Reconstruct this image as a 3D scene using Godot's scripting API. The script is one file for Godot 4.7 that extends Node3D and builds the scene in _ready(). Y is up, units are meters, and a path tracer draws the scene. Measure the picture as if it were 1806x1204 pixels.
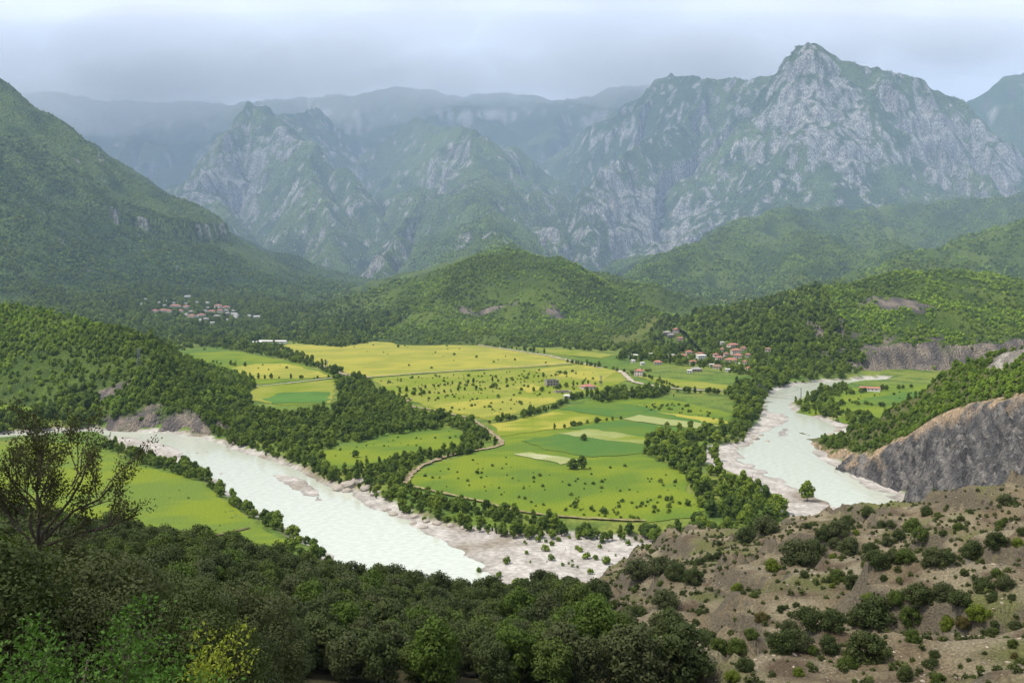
extends Node3D
# A river valley under a cloud bank: metres, y up, the camera stands on a hillside 120 m above the valley floor and looks along -z.

const WATER := -4.0
var rng := RandomNumberGenerator.new()
var fine := FastNoiseLite.new()      # hillside relief
var broad := FastNoiseLite.new()     # large patches
var grain := FastNoiseLite.new()     # single octave, quick
var names := {}
var M := {}
var plots: Array[PackedVector2Array] = []
var T := {}


# ---------------------------------------------------------------- helpers
func numbered(called: String) -> String:
	names[called] = names.get(called, -1) + 1
	return called if names[called] == 0 else "%s_%03d" % [called, names[called]]


func tag(o: Node, label := "", category := "", group := "", kind := "") -> Node:
	for k in [["label", label], ["category", category], ["group", group], ["kind", kind]]:
		if k[1]:
			o.set_meta(k[0], k[1])
	return o


func obj(called: String, mesh: Mesh, material: Material, parent: Node = self) -> MeshInstance3D:
	var o := MeshInstance3D.new()
	o.name = numbered(called) if parent == self else called
	o.mesh = mesh
	if material:
		o.material_override = material
	parent.add_child(o, true)
	return o


func thing(called: String, at: Vector3, turn := 0.0) -> Node3D:
	var o := Node3D.new()
	o.name = numbered(called)
	add_child(o)
	o.position = at
	o.rotation.y = turn
	return o


func col(r: float, g: float, b: float) -> Color:
	return Color(r, g, b).linear_to_srgb()


func noise_texture(size: int, freq: float, octaves: int, ramp: Array, seed_ := 1, kind := FastNoiseLite.TYPE_SIMPLEX_SMOOTH) -> NoiseTexture2D:
	var n := FastNoiseLite.new()
	n.seed = seed_
	n.noise_type = kind
	n.frequency = freq
	n.fractal_octaves = octaves
	var t := NoiseTexture2D.new()
	t.width = size
	t.height = size
	t.seamless = true
	t.noise = n
	if ramp:
		var g := Gradient.new()
		g.offsets = PackedFloat32Array(ramp.map(func(r): return r[0]))
		g.colors = PackedColorArray(ramp.map(func(r): return r[1]))
		t.color_ramp = g
	return t


func grey_ramp(a: float, b: float) -> Array:
	return [[0.0, Color(a, a, a)], [1.0, Color(b, b, b)]]


func earth(called: String, tint: Color, metres: float, albedo: Texture2D, relief: Texture2D = null, relief_cm := 0.0, rough := 0.95) -> StandardMaterial3D:
	var m := StandardMaterial3D.new()
	m.resource_name = called
	m.albedo_color = tint
	m.vertex_color_use_as_albedo = true
	m.roughness = rough
	m.metallic_specular = 0.25
	m.albedo_texture = albedo
	m.uv1_triplanar = true
	m.uv1_world_triplanar = true
	m.uv1_scale = Vector3.ONE / metres
	if relief:
		m.heightmap_enabled = true
		m.heightmap_texture = relief
		m.heightmap_scale = relief_cm
	return m


# ---------------------------------------------------------------- terrain
class Terrain:
	var x0: float
	var z0: float
	var step: float
	var nx: int
	var nz: int
	var h := PackedFloat32Array()
	var veg := PackedFloat32Array()

	func at(x: float, z: float) -> float:
		var fx := (x - x0) / step
		var fz := (z - z0) / step
		var i := int(fx)
		var j := int(fz)
		if fx < 0.0 or fz < 0.0 or i >= nx - 1 or j >= nz - 1:
			return -1000.0
		fx -= i
		fz -= j
		var k := j * nx + i
		return lerpf(lerpf(h[k], h[k + 1], fx), lerpf(h[k + nx], h[k + nx + 1], fx), fz)

	func green(x: float, z: float) -> float:
		var i := int((x - x0) / step)
		var j := int((z - z0) / step)
		return 0.0 if i < 0 or j < 0 or i >= nx or j >= nz else veg[j * nx + i]


func terrain(called: String, x0: float, x1: float, z0: float, z1: float, step: float, height: Callable, color: Callable, material: Material, floor_ := -9.0) -> Terrain:
	var t := Terrain.new()
	t.x0 = x0
	t.z0 = z0
	t.step = step
	t.nx = int((x1 - x0) / step) + 1
	t.nz = int((z1 - z0) / step) + 1
	var nx := t.nx
	var nz := t.nz
	var n := nx * nz
	t.h.resize(n)
	t.veg.resize(n)
	var v := PackedVector3Array()
	var nn := PackedVector3Array()
	var cc := PackedColorArray()
	v.resize(n)
	nn.resize(n)
	cc.resize(n)
	var extra := PackedFloat32Array()
	extra.resize(n)
	var k := 0
	for j in nz:
		var z := z0 + j * step
		for i in nx:
			var x := x0 + i * step
			var y: float = height.call(x, z)
			t.h[k] = y
			extra[k] = side_value
			v[k] = Vector3(x, y, z)
			k += 1
	k = 0
	for j in nz:
		var up := nx if j < nz - 1 else 0
		var dn := nx if j > 0 else 0
		for i in nx:
			var r := 1 if i < nx - 1 else 0
			var l := 1 if i > 0 else 0
			var sx := (t.h[k + r] - t.h[k - l]) / (step * (r + l))
			var sz := (t.h[k + up] - t.h[k - dn]) / (step * ((1 if up else 0) + (1 if dn else 0)))
			nn[k] = Vector3(-sx, 1.0, -sz).normalized()
			side_value = extra[k]
			var c: Color = color.call(v[k].x, v[k].z, t.h[k], sqrt(sx * sx + sz * sz))
			t.veg[k] = c.a
			c.a = 1.0
			cc[k] = c
			k += 1
	var idx := PackedInt32Array()
	for j in nz - 1:
		for i in nx - 1:
			k = j * nx + i
			if maxf(maxf(t.h[k], t.h[k + 1]), maxf(t.h[k + nx], t.h[k + nx + 1])) < floor_:
				continue
			if (i + j) % 2:
				idx.append_array(PackedInt32Array([k, k + 1, k + nx, k + 1, k + nx + 1, k + nx]))
			else:
				idx.append_array(PackedInt32Array([k, k + 1, k + nx + 1, k, k + nx + 1, k + nx]))
	var a := []
	a.resize(Mesh.ARRAY_MAX)
	a[Mesh.ARRAY_VERTEX] = v
	a[Mesh.ARRAY_NORMAL] = nn
	a[Mesh.ARRAY_COLOR] = cc
	a[Mesh.ARRAY_INDEX] = idx
	var m := ArrayMesh.new()
	m.add_surface_from_arrays(Mesh.PRIMITIVE_TRIANGLES, a)
	tag(obj(called, m, material), "", "", "", "structure")
	return t


var side_value := 0.0    # what a height function hands to its colour function
var rs := 0.0            # ridge_height: metres along the ridge
var steep := 0.0
var rd := 0.0            # and away from it


# Height below a net of ridges: each ridge is [[Vector3...], slope, foot height, bend]
func ridge_segments(ridges: Array) -> PackedFloat32Array:
	var s := PackedFloat32Array()
	var along := 0.0
	for r in ridges:
		var pts: Array = r[0]
		for i in pts.size() - 1:
			var a: Vector3 = pts[i]
			var b: Vector3 = pts[i + 1]
			var l := Vector2(b.x - a.x, b.z - a.z).length()
			s.append_array(PackedFloat32Array([a.x, a.z, a.y, b.x - a.x, b.z - a.z, b.y - a.y, l, along, r[1], r[2], r[3], 25.0 if r[2] > -1.0 else 160.0]))
			along += l
		along += 977.0
	return s


func ridge_height(s: PackedFloat32Array, x: float, z: float) -> float:
	var best := -1e9
	var i := 0
	var n := s.size()
	while i < n:
		var dx := s[i + 3]
		var dz := s[i + 4]
		var px := x - s[i]
		var pz := z - s[i + 1]
		var t := clampf((px * dx + pz * dz) / (s[i + 6] * s[i + 6]), 0.0, 1.0)
		px -= dx * t
		pz -= dz * t
		var d := sqrt(px * px + pz * pz)
		var top := s[i + 2] + s[i + 5] * t
		var rise := top - s[i + 9]
		var w := maxf(rise, 5.0) / s[i + 8]
		var q := 1.0 - d / w
		var y := s[i + 9] + (rise * pow(q, s[i + 10]) if q > 0.0 else (q * s[i + 11]))
		if y > best:
			best = y
			rs = s[i + 7] + s[i + 6] * t
			rd = d
			steep = s[i + 8]
		i += 12
	return best


func ridged(x: float, y: float) -> float:
	return 1.0 - 2.2 * absf(grain.get_noise_2d(x, y))


# ---------------------------------------------------------------- the river
const LEFT_WATER := [Vector2(-475, -683), Vector2(-367, -704), Vector2(-334, -720), Vector2(-292, -718), Vector2(-247, -708), Vector2(-224, -695), Vector2(-200, -668), Vector2(-178, -638), Vector2(-154, -614), Vector2(-129, -582), Vector2(-110, -551), Vector2(-96, -528), Vector2(-88, -520), Vector2(-83, -510), Vector2(-72, -491), Vector2(-63, -481), Vector2(-55, -469), Vector2(-43, -449), Vector2(-28, -427), Vector2(-18, -406), Vector2(-12, -387), Vector2(-7, -367), Vector2(0, -361), Vector2(17, -360), Vector2(38, -364), Vector2(37, -321), Vector2(5, -314), Vector2(-4, -329), Vector2(-21, -345), Vector2(-63, -384), Vector2(-72, -402), Vector2(-79, -417), Vector2(-90, -431), Vector2(-102, -450), Vector2(-115, -467), Vector2(-133, -496), Vector2(-152, -525), Vector2(-170, -557), Vector2(-192, -593), Vector2(-200, -600), Vector2(-205, -621), Vector2(-219, -648), Vector2(-244, -677), Vector2(-269, -692), Vector2(-284, -697), Vector2(-302, -704), Vector2(-319, -697), Vector2(-356, -681), Vector2(-454, -652)]
const RIGHT_WATER := [Vector2(397, -1050), Vector2(354, -1030), Vector2(312, -1011), Vector2(281, -983), Vector2(254, -944), Vector2(231, -893), Vector2(217, -843), Vector2(215, -811), Vector2(223, -799), Vector2(220, -776), Vector2(202, -741), Vector2(185, -713), Vector2(171, -681), Vector2(158, -656), Vector2(149, -646), Vector2(147, -621), Vector2(149, -590), Vector2(153, -562), Vector2(156, -542), Vector2(162, -515), Vector2(164, -491), Vector2(160, -470), Vector2(158, -427), Vector2(196, -445), Vector2(198, -478), Vector2(198, -496), Vector2(198, -520), Vector2(195, -544), Vector2(194, -571), Vector2(194, -605), Vector2(193, -621), Vector2(196, -640), Vector2(218, -683), Vector2(238, -723), Vector2(244, -756), Vector2(240, -787), Vector2(233, -817), Vector2(237, -850), Vector2(254, -885), Vector2(283, -923), Vector2(319, -978), Vector2(353, -1011), Vector2(387, -1025)]
const GRAVEL := [
	[Vector2(-64, -483), Vector2(-44, -460), Vector2(-19, -448), Vector2(7, -439), Vector2(40, -436), Vector2(70, -436), Vector2(90, -445), Vector2(93, -431), Vector2(82, -394), Vector2(57, -354), Vector2(37, -356), Vector2(17, -355), Vector2(-1, -356), Vector2(-7, -363), Vector2(-12, -384), Vector2(-19, -404), Vector2(-29, -424), Vector2(-43, -446)],
	[Vector2(-287, -701), Vector2(-269, -701), Vector2(-243, -681), Vector2(-219, -652), Vector2(-203, -621), Vector2(-197, -597), Vector2(-215, -605), Vector2(-235, -621), Vector2(-261, -652)],
	[Vector2(120, -640), Vector2(152, -660), Vector2(153, -632), Vector2(152, -593), Vector2(155, -562), Vector2(158, -544), Vector2(164, -515), Vector2(165, -491), Vector2(154, -455), Vector2(130, -470), Vector2(138, -510), Vector2(136, -550), Vector2(125, -588), Vector2(117, -605)],
	[Vector2(210, -824), Vector2(217, -817), Vector2(225, -799), Vector2(220, -770), Vector2(202, -738), Vector2(183, -708), Vector2(169, -677), Vector2(162, -668), Vector2(167, -695), Vector2(190, -743)],
	[Vector2(186, -632), Vector2(205, -664), Vector2(228, -706), Vector2(256, -756), Vector2(248, -718), Vector2(214, -652), Vector2(198, -610), Vector2(196, -568), Vector2(200, -525), Vector2(200, -484), Vector2(204, -489), Vector2(205, -539), Vector2(203, -587), Vector2(190, -593)],
	[Vector2(-91, -525), Vector2(-79, -520), Vector2(-60, -489), Vector2(-49, -465), Vector2(-55, -463), Vector2(-65, -480), Vector2(-75, -491), Vector2(-84, -508)],
]
const BARS := [   # gravel islands in the water
	[Vector2(-143, -568), Vector2(-134, -572), Vector2(-119, -557), Vector2(-106, -533), Vector2(-98, -508), Vector2(-101, -505), Vector2(-114, -525), Vector2(-127, -543)],
	[Vector2(185, -699), Vector2(200, -728), Vector2(209, -735), Vector2(201, -708), Vector2(189, -690)],
]
var shore: Array[Curve2D] = []
var gravel_edge: Array[Curve2D] = []


func outline(p: Array) -> Curve2D:
	var c := Curve2D.new()
	c.bake_interval = 4.0
	for q in p:
		c.add_point(q)
	c.add_point(p[0])
	return c


func inside(c: Curve2D, p: Array, q: Vector2) -> float:   # metres inside (+) or outside (-) of an outline
	var d := c.get_closest_point(q).distance_to(q)
	return d if Geometry2D.is_point_in_polygon(q, PackedVector2Array(p)) else -d


func box_of(p: Array) -> Rect2:
	var r := Rect2(p[0], Vector2.ZERO)
	for q in p:
		r = r.expand(q)
	return r.grow(45.0)


var boxes: Array[Rect2] = []
var shapes: Array = []


func valley_height(x: float, z: float) -> float:
	var far := -z
	var y := 46.0 * smoothstep(1500.0, 2700.0, far) + 0.25 * grain.get_noise_2d(x * 0.6, z * 0.6)
	var q := Vector2(x, z)
	var wet := -45.0
	var dry := -45.0
	for i in shapes.size():
		if boxes[i].has_point(q):
			var d := inside(shore[i], shapes[i], q) if i < 2 else inside(gravel_edge[i - 2], shapes[i], q)
			if i < 2:
				wet = maxf(wet, d)
			else:
				if i >= 8 and d > -8.0:
					wet = minf(wet, -d)
				dry = maxf(dry, d)
	wet += 2.2 * grain.get_noise_2d(x * 2.2, z * 2.2)
	if wet > -40.0:
		var bank := 14.0 + 6.0 * grain.get_noise_2d(x * 0.9, z * 0.9)
		var rise := smoothstep(0.0, bank, -wet)
		y = lerpf(WATER + minf(0.0, -wet * 0.12), y, rise) if wet < 0.0 else WATER - minf(wet * 0.3, 2.0)
	if dry > -14.0 and wet < 4.0:
		var low := WATER + clampf(-wet * 0.05, -0.5, 0.9) + 0.35 * grain.get_noise_2d(x * 1.7, z * 1.7)
		y = lerpf(y, minf(y, low), smoothstep(-12.0, 0.0, dry))
	side_value = wet if dry < -3.0 else 100.0 + dry
	return y


func mixc(a: Color, b: Color, t: float) -> Color:
	return a.lerp(b, clampf(t, 0.0, 1.0))


func valley_color(x: float, z: float, y: float, slope: float) -> Color:
	var n := broad.get_noise_2d(x, z)
	var c := mixc(Color(0.10, 0.175, 0.025), Color(0.17, 0.21, 0.04), 0.5 + 1.4 * n)
	c = mixc(c, Color(0.075, 0.13, 0.026), 1.6 * grain.get_noise_2d(x * 1.3, z * 1.3))
	if side_value > 50.0 or y < -2.6:
		var g := mixc(Color(0.47, 0.45, 0.43), Color(0.36, 0.34, 0.32), 0.5 + 1.5 * grain.get_noise_2d(x * 2.0, z * 2.0))
		g = mixc(g, Color(0.24, 0.21, 0.17), 2.0 * broad.get_noise_2d(x * 3.0 + 90.0, z * 3.0) - 0.25)
		if y < WATER + 0.12:
			g = g * 0.72      # wet stones
		c = mixc(c, g, smoothstep(-1.5, -2.9, y) + (1.0 if side_value > 103.0 else 0.0))
	c = mixc(c, Color(0.23, 0.19, 0.13), smoothstep(0.3, 0.8, slope))
	c.a = 1.0
	return c


# ---------------------------------------------------------------- the hillside that the camera stands on
const BRINK := [[-200.0, 150.0], [-110.0, 170.0], [-43.0, 196.0], [-6.0, 216.0], [8.0, 296.0], [28.0, 314.0], [39.0, 302.0], [57.0, 291.0], [80.0, 272.0], [101.0, 252.0], [119.0, 232.0], [200.0, 170.0], [320.0, 120.0]]


func brink(x: float) -> float:
	for i in BRINK.size() - 1:
		if x < BRINK[i + 1][0]:
			return lerpf(BRINK[i][1], BRINK[i + 1][1], clampf((x - BRINK[i][0]) / (BRINK[i + 1][0] - BRINK[i][0]), 0.0, 1.0))
	return 120.0


func smax(a: float, b: float, k: float) -> float:
	var t := clampf(0.5 + 0.5 * (a - b) / k, 0.0, 1.0)
	return lerpf(b, a, t) + k * t * (1.0 - t)


func near_height(x: float, z: float) -> float:
	var far := -z
	var left := 101.9 - 0.22 * x - 0.286 * far
	var r := 96.9 + 0.2065 * x - 0.237 * far - 0.55 * maxf(45.0 - x, 0.0) * smoothstep(190.0, 310.0, far)
	# gullies that run down the bare slope, away and to the left
	var a := x * 0.75 + far * 0.66
	var b := far * 0.75 - x * 0.66
	var rough := smoothstep(40.0, 110.0, far)
	r += rough * (2.2 * ridged(a * 0.9, b * 0.22) - 1.4 + 4.5 * fine.get_noise_2d(x * 1.1, z * 1.1) + 0.8 * ridged(a * 4.0, b * 0.8) + 0.45 * ridged(a * 9.0, b * 2.0) + 1.4 * fine.get_noise_2d(x * 6.0, z * 6.0))
	var ledge := r / 7.0 + 0.9 * fine.get_noise_2d(x * 0.5, z * 0.5)
	var part := ledge - floorf(ledge)
	r += rough * 3.4 * (smoothstep(0.42, 0.72, part) - part)
	left += 2.0 * fine.get_noise_2d(x, z)
	var y := smax(left, r, 5.0)
	side_value = r - left
	y = smax(y, 118.25 - 0.42 * maxf(far, 0.0) - 0.06 * absf(x) + 0.1 * minf(far, 0.0), 3.0)
	var over := far - brink(x) - 3.0 * grain.get_noise_2d(x * 1.5, 7.0)
	if over > 0.0:
		y -= 0.75 * over * smoothstep(0.0, 16.0, over)
	return y


func near_color(x: float, z: float, y: float, slope: float) -> Color:
	var n := fine.get_noise_2d(x * 2.0, z * 2.0)
	var bare := Color(0.235, 0.19, 0.12)
	var c := mixc(bare, Color(0.325, 0.28, 0.19), 0.5 + 2.0 * n)
	c = mixc(c, Color(0.14, 0.105, 0.068), 2.2 * grain.get_noise_2d(x * 5.0, z * 5.0) - 0.2)
	c = mixc(c, Color(0.17, 0.18, 0.07), 2.6 * broad.get_noise_2d(x * 6.0, z * 6.0) - 0.15)
	c = mixc(c, Color(0.175, 0.15, 0.112), smoothstep(0.6, 1.0, slope))
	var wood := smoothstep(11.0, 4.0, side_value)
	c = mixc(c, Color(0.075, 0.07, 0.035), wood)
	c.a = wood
	return c


# ---------------------------------------------------------------- the wooded spur with its grey slide
const SPUR_BRINK := [Vector3(206, -5, -700), Vector3(204, -1, -630), Vector3(207, 6, -578), Vector3(223, 22, -552), Vector3(242, 41, -532), Vector3(255, 54, -494), Vector3(275, 72, -430), Vector3(292, 86, -320)]
const SPUR_CREST := [Vector3(212, -5, -720), Vector3(217, -2, -668), Vector3(226, 14, -630), Vector3(249, 34, -614), Vector3(275, 57, -602), Vector3(292, 71, -563), Vector3(312, 88, -500), Vector3(332, 98, -420), Vector3(348, 106, -310)]
var near_y := 0.0
var near_d := 0.0


func past_line(line: Array, x: float, z: float) -> bool:   # true on the river side; leaves the nearest height and the distance
	near_d = 1e9
	var side := 0.0
	for i in line.size() - 1:
		var a: Vector3 = line[i]
		var dx: float = line[i + 1].x - a.x
		var dz: float = line[i + 1].z - a.z
		var px := x - a.x
		var pz := z - a.z
		var f := clampf((px * dx + pz * dz) / (dx * dx + dz * dz), 0.0, 1.0)
		var d := Vector2(px - dx * f, pz - dz * f).length()
		if d < near_d:
			near_d = d
			near_y = lerpf(a.y, line[i + 1].y, f)
			side = pz * dx - px * dz
	return side > 0.0


func spur_height(x: float, z: float) -> float:
	var wx := x + 4.0 * grain.get_noise_2d(x * 1.5, z * 1.5)
	var river := past_line(SPUR_BRINK, wx, z)
	var by := near_y
	var bd := near_d
	var y: float
	if river:
		y = by - 1.03 * bd
		side_value = bd
		var k := smoothstep(0.0, 9.0, bd)
		var a := z * 0.8 + y * 1.3 + x * 0.6
		var layer := a / 8.5 + 0.5 * fine.get_noise_2d(x * 2.0, z * 2.0)
		y += k * 2.4 * (layer - floorf(layer) - 0.5)
		y += k * (1.2 * ridged(a * 1.3, (x + y) * 0.3) - 0.9 + 2.6 * fine.get_noise_2d(z * 3.0, y * 3.0) + 1.3 * ridged(a * 4.6 + 50.0, x * 0.9) - 0.5 + 0.9 * ridged(a * 11.0, x * 3.0) + 1.6 * fine.get_noise_2d(x * 9.0, z * 9.0))
	elif past_line(SPUR_CREST, wx, z):
		y = lerpf(by, near_y, bd / maxf(bd + near_d, 0.01)) + 1.6 * fine.get_noise_2d(x * 2.0, z * 2.0)
		side_value = -bd
	else:
		y = near_y - 0.5 * near_d + 1.6 * fine.get_noise_2d(x * 2.0, z * 2.0)
		side_value = -30.0
	side_value += 3.0 * grain.get_noise_2d(x * 4.0, z * 4.0)
	return y


func spur_color(x: float, z: float, y: float, slope: float) -> Color:
	var a := z * 0.8 + y * 1.3 + x * 0.6
	var c := Color(0.12, 0.13, 0.05)
	c.a = 1.0
	var knob := smoothstep(18.0, 8.0, Vector2(x - 284.0, z + 560.0).length()) 
	if side_value > 0.0 or knob > 0.3:
		var streak := grain.get_noise_2d(a * 3.0, (x + y) * 0.3)
		var g := mixc(Color(0.085, 0.085, 0.09), Color(0.17, 0.163, 0.158), 0.4 + 1.9 * streak)
		var layer := a / 8.5 + 0.5 * fine.get_noise_2d(x * 2.0, z * 2.0)
		layer -= floorf(layer)
		g = mixc(g, Color(0.23, 0.22, 0.21), smoothstep(0.72, 0.95, layer) * 0.8)
		g = mixc(g, Color(0.055, 0.055, 0.06), 2.4 * grain.get_noise_2d(a * 6.0 + 300.0, x * 0.9) - 0.3)
		g = mixc(g, Color(0.30, 0.23, 0.16), 4.0 * grain.get_noise_2d(a * 1.4 + 900.0, (x + y) * 0.2) - 2.1)
		g = mixc(Color(0.40, 0.30, 0.20), g, smoothstep(0.0, 7.0 + 8.0 * grain.get_noise_2d(x * 2.0 + 40.0, z * 2.0), side_value))
		if knob > 0.3 and side_value < 0.0:
			g = mixc(Color(0.36, 0.34, 0.31), Color(0.2, 0.19, 0.17), 0.5 + 2.0 * streak)
		c = g
		c.a = 0.0
	return c


# ---------------------------------------------------------------- hills and mountains
func green_hill(seg: PackedFloat32Array, warp: float, gully: float, wave: float) -> Callable:
	return func(x: float, z: float) -> float:
		var wx := x + warp * fine.get_noise_2d(x * 0.25, z * 0.25)
		var wz := z + warp * fine.get_noise_2d(x * 0.25 + 500.0, z * 0.25)
		var y := ridge_height(seg, wx, wz)
		var away := minf(rd, 260.0) / 260.0
		var high := clampf(y / 60.0, 0.0, 1.0)
		y += high * gully * (away * (1.3 * ridged(rs * 0.12 * wave, rd * 0.03 * wave) - 0.9) + 0.5 * away * ridged(rs * 0.35 * wave, rd * 0.09 * wave) + 0.7 * fine.get_noise_2d(x * 0.4, z * 0.4))
		if steep > 0.75:
			y += smoothstep(0.0, 14.0, rd) * (4.0 * ridged(rs * 1.3, rd * 0.2) - 2.0 + 2.0 * ridged(rs * 3.4, rd * 0.5))
		return y


func hill_color(bald: Array) -> Callable:
	return func(x: float, z: float, y: float, slope: float) -> Color:
		var n := broad.get_noise_2d(x * 0.5, z * 0.5)
		var c := mixc(Color(0.085, 0.145, 0.025), Color(0.155, 0.225, 0.04), 0.5 + 1.6 * n)
		c = mixc(c, Color(0.055, 0.10, 0.02), 1.5 * grain.get_noise_2d(x * 0.5, z * 0.5) - 0.1)
		var v := clampf(0.85 + 2.0 * broad.get_noise_2d(x * 0.9 + 700.0, z * 0.9), 0.2, 1.0)
		for b in bald:   # [x, z, radius, kind]: kind 0 bare earth, 1 meadow
			var d: float = Vector2(x - b[0], z - b[1]).length() / b[2] + 0.9 * fine.get_noise_2d(x * 1.3, z * 1.3)
			if d < 1.0:
				var s := smoothstep(1.0, 0.75, d)
				c = mixc(c, mixc(Color(0.15, 0.14, 0.14), Color(0.31, 0.27, 0.22), 0.5 + 2.5 * grain.get_noise_2d(x * 2.6 + y * 1.5, y * 0.5 - z * 0.6)) if b[3] == 0 else Color(0.21, 0.25, 0.06), s)
				v = lerpf(v, 0.06, s)
		c.a = v
		return c


func crag(seg: PackedFloat32Array, warp: float, cliffs: Array, carve := 1.0) -> Callable:
	return func(x: float, z: float) -> float:
		var wx := x + warp * fine.get_noise_2d(x * 0.12, z * 0.12)
		var wz := z + warp * fine.get_noise_2d(x * 0.12 + 500.0, z * 0.12)
		var y := ridge_height(seg, wx, wz)
		var bare := 0.0
		for b in cliffs:
			bare = maxf(bare, smoothstep(1.15, 0.6, Vector2((x - b[0]) / b[2], (z - b[1]) / b[3]).length() + 0.55 * fine.get_noise_2d(x * 0.35, z * 0.35 + y * 0.2)))
		var away := clampf(rd / 300.0, 0.0, 1.0)
		var high := clampf((y - 20.0) / 150.0, 0.0, 1.0)
		y += high * carve * (away * (95.0 * ridged(rs * 0.055, rd * 0.016) - 62.0) + (0.25 + 0.75 * away) * (34.0 * ridged(rs * 0.2, rd * 0.045) - 18.0) + (0.2 + 0.8 * away) * 60.0 * fine.get_noise_2d(x * 0.16, z * 0.16))
		y += high * (3.0 + 14.0 * bare) * (ridged(rs * 0.75 + 30.0, rd * 0.1) - 0.5)
		if bare > 0.0:   # a stepped wall
			var size := 130.0
			var q := y / size + 0.35 * grain.get_noise_2d(x * 0.12, z * 0.12)
			var f := q - floorf(q)
			y += bare * size * 0.4 * (smoothstep(0.25, 0.8, f) - f)
		side_value = bare
		return y


func crag_color(rock_from: float, meadow: float, snow: Array) -> Callable:
	return func(x: float, z: float, y: float, slope: float) -> Color:
		var n := fine.get_noise_2d(x * 0.3, z * 0.3)
		var c := mixc(Color(0.08, 0.15, 0.035), Color(0.165, 0.25, 0.055), 0.5 + 1.7 * broad.get_noise_2d(x * 0.3, z * 0.3) + meadow)
		c = mixc(c, Color(0.055, 0.11, 0.03), 1.1 * grain.get_noise_2d(x * 0.35, z * 0.35))
		var streak := fine.get_noise_3d(x * 1.1, y * 0.22, z * 1.1)
		var rock := smoothstep(rock_from, rock_from + 0.3, 0.35 * slope + 0.85 * side_value + 2.0 * streak + 0.9 * n)
		var g := mixc(Color(0.36, 0.355, 0.35), Color(0.58, 0.575, 0.56), 0.5 + 2.2 * streak)
		g = mixc(g, Color(0.17, 0.165, 0.16), 2.0 * fine.get_noise_3d(x * 1.7 + 40.0, y * 0.4, z * 1.7))
		c = mixc(c, g, rock)
		for s in snow:
			var d: float = Vector2((x - s[0]) / s[2], (y - s[1]) / s[3]).length() + 1.6 * absf(fine.get_noise_3d(x * 0.5, y * 0.9, z * 0.5)) + 0.6 * streak
			c = mixc(c, Color(0.72, 0.73, 0.75), smoothstep(1.0, 0.85, d))
		c.a = (1.0 - rock) * clampf(0.6 + 2.0 * n, 0.0, 1.0)
		return c


# ---------------------------------------------------------------- the scene
func _ready() -> void:
	rng.seed = 7
	fine.seed = 3
	fine.frequency = 0.02
	fine.fractal_octaves = 4
	broad.seed = 11
	broad.frequency = 0.006
	broad.fractal_octaves = 3
	grain.seed = 5
	grain.frequency = 0.03
	grain.fractal_type = FastNoiseLite.FRACTAL_NONE
	camera_and_light()
	setting()
	fields_and_roads()
	woods()
	hill_forests()
	hillside_plants()
	near_plants()
	buildings()
	far_woods()
	small_things()


func camera_and_light() -> void:
	var cam := Camera3D.new()
	cam.name = "camera"
	cam.position = Vector3(0, 120, 0)
	cam.rotation = Vector3(-atan(142.0 / 1750.0), 0, 0)
	cam.fov = rad_to_deg(2.0 * atan(602.0 / 1750.0))
	cam.near = 0.5
	cam.far = 40000.0
	add_child(cam)
	var sun := DirectionalLight3D.new()
	sun.name = "sun"
	sun.light_energy = 1.55
	sun.light_color = Color(1.0, 0.955, 0.88)
	sun.light_angular_distance = 2.5
	sun.shadow_enabled = true
	sun.rotation_degrees = Vector3(-60, -76, 0)
	add_child(sun)
	var e := Environment.new()
	e.tonemap_mode = Environment.TONE_MAPPER_LINEAR
	e.tonemap_exposure = 1.15
	e.background_mode = Environment.BG_SKY
	e.sdfgi_enabled = true
	e.ssao_enabled = true
	e.ssil_enabled = true
	var im := Image.create(1024, 512, false, Image.FORMAT_RGBF)
	var puff := FastNoiseLite.new()
	puff.seed = 21
	puff.frequency = 0.9
	puff.fractal_octaves = 5
	for j in 512:
		var up := PI * (0.5 - (j + 0.5) / 512.0)
		for i in 1024:
			var c := Color(0.5, 0.53, 0.6)
			if up > -0.02:
				var a := TAU * (i + 0.5) / 1024.0
				var d := Vector3(cos(a) * cos(up), sin(up) * 2.5, sin(a) * cos(up))
				var n := puff.get_noise_3dv(d * 2.0)
				var deg := rad_to_deg(up) + 5.0 * n
				c = Color(0.84, 0.92, 1.09).lerp(Color(0.80, 0.89, 1.07), smoothstep(3.0, 11.0, deg))
				c = c.lerp(Color(1.14, 1.17, 1.22), smoothstep(18.0, 32.0, deg))
				c = c * (1.0 + 0.2 * puff.get_noise_3dv(d * 4.5 + Vector3(5, 5, 5)))
			im.set_pixel(i, j, c)
	var pan := PanoramaSkyMaterial.new()
	pan.panorama = ImageTexture.create_from_image(im)
	var sky := Sky.new()
	sky.sky_material = pan
	e.sky = sky
	e.background_energy_multiplier = 1.0
	e.fog_enabled = true
	e.fog_density = 0.00004
	e.fog_light_color = Color(0.72, 0.85, 1.0)
	e.volumetric_fog_enabled = true
	e.volumetric_fog_density = 0.0
	var w := WorldEnvironment.new()
	w.name = "environment"
	w.environment = e
	add_child(w)


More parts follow.
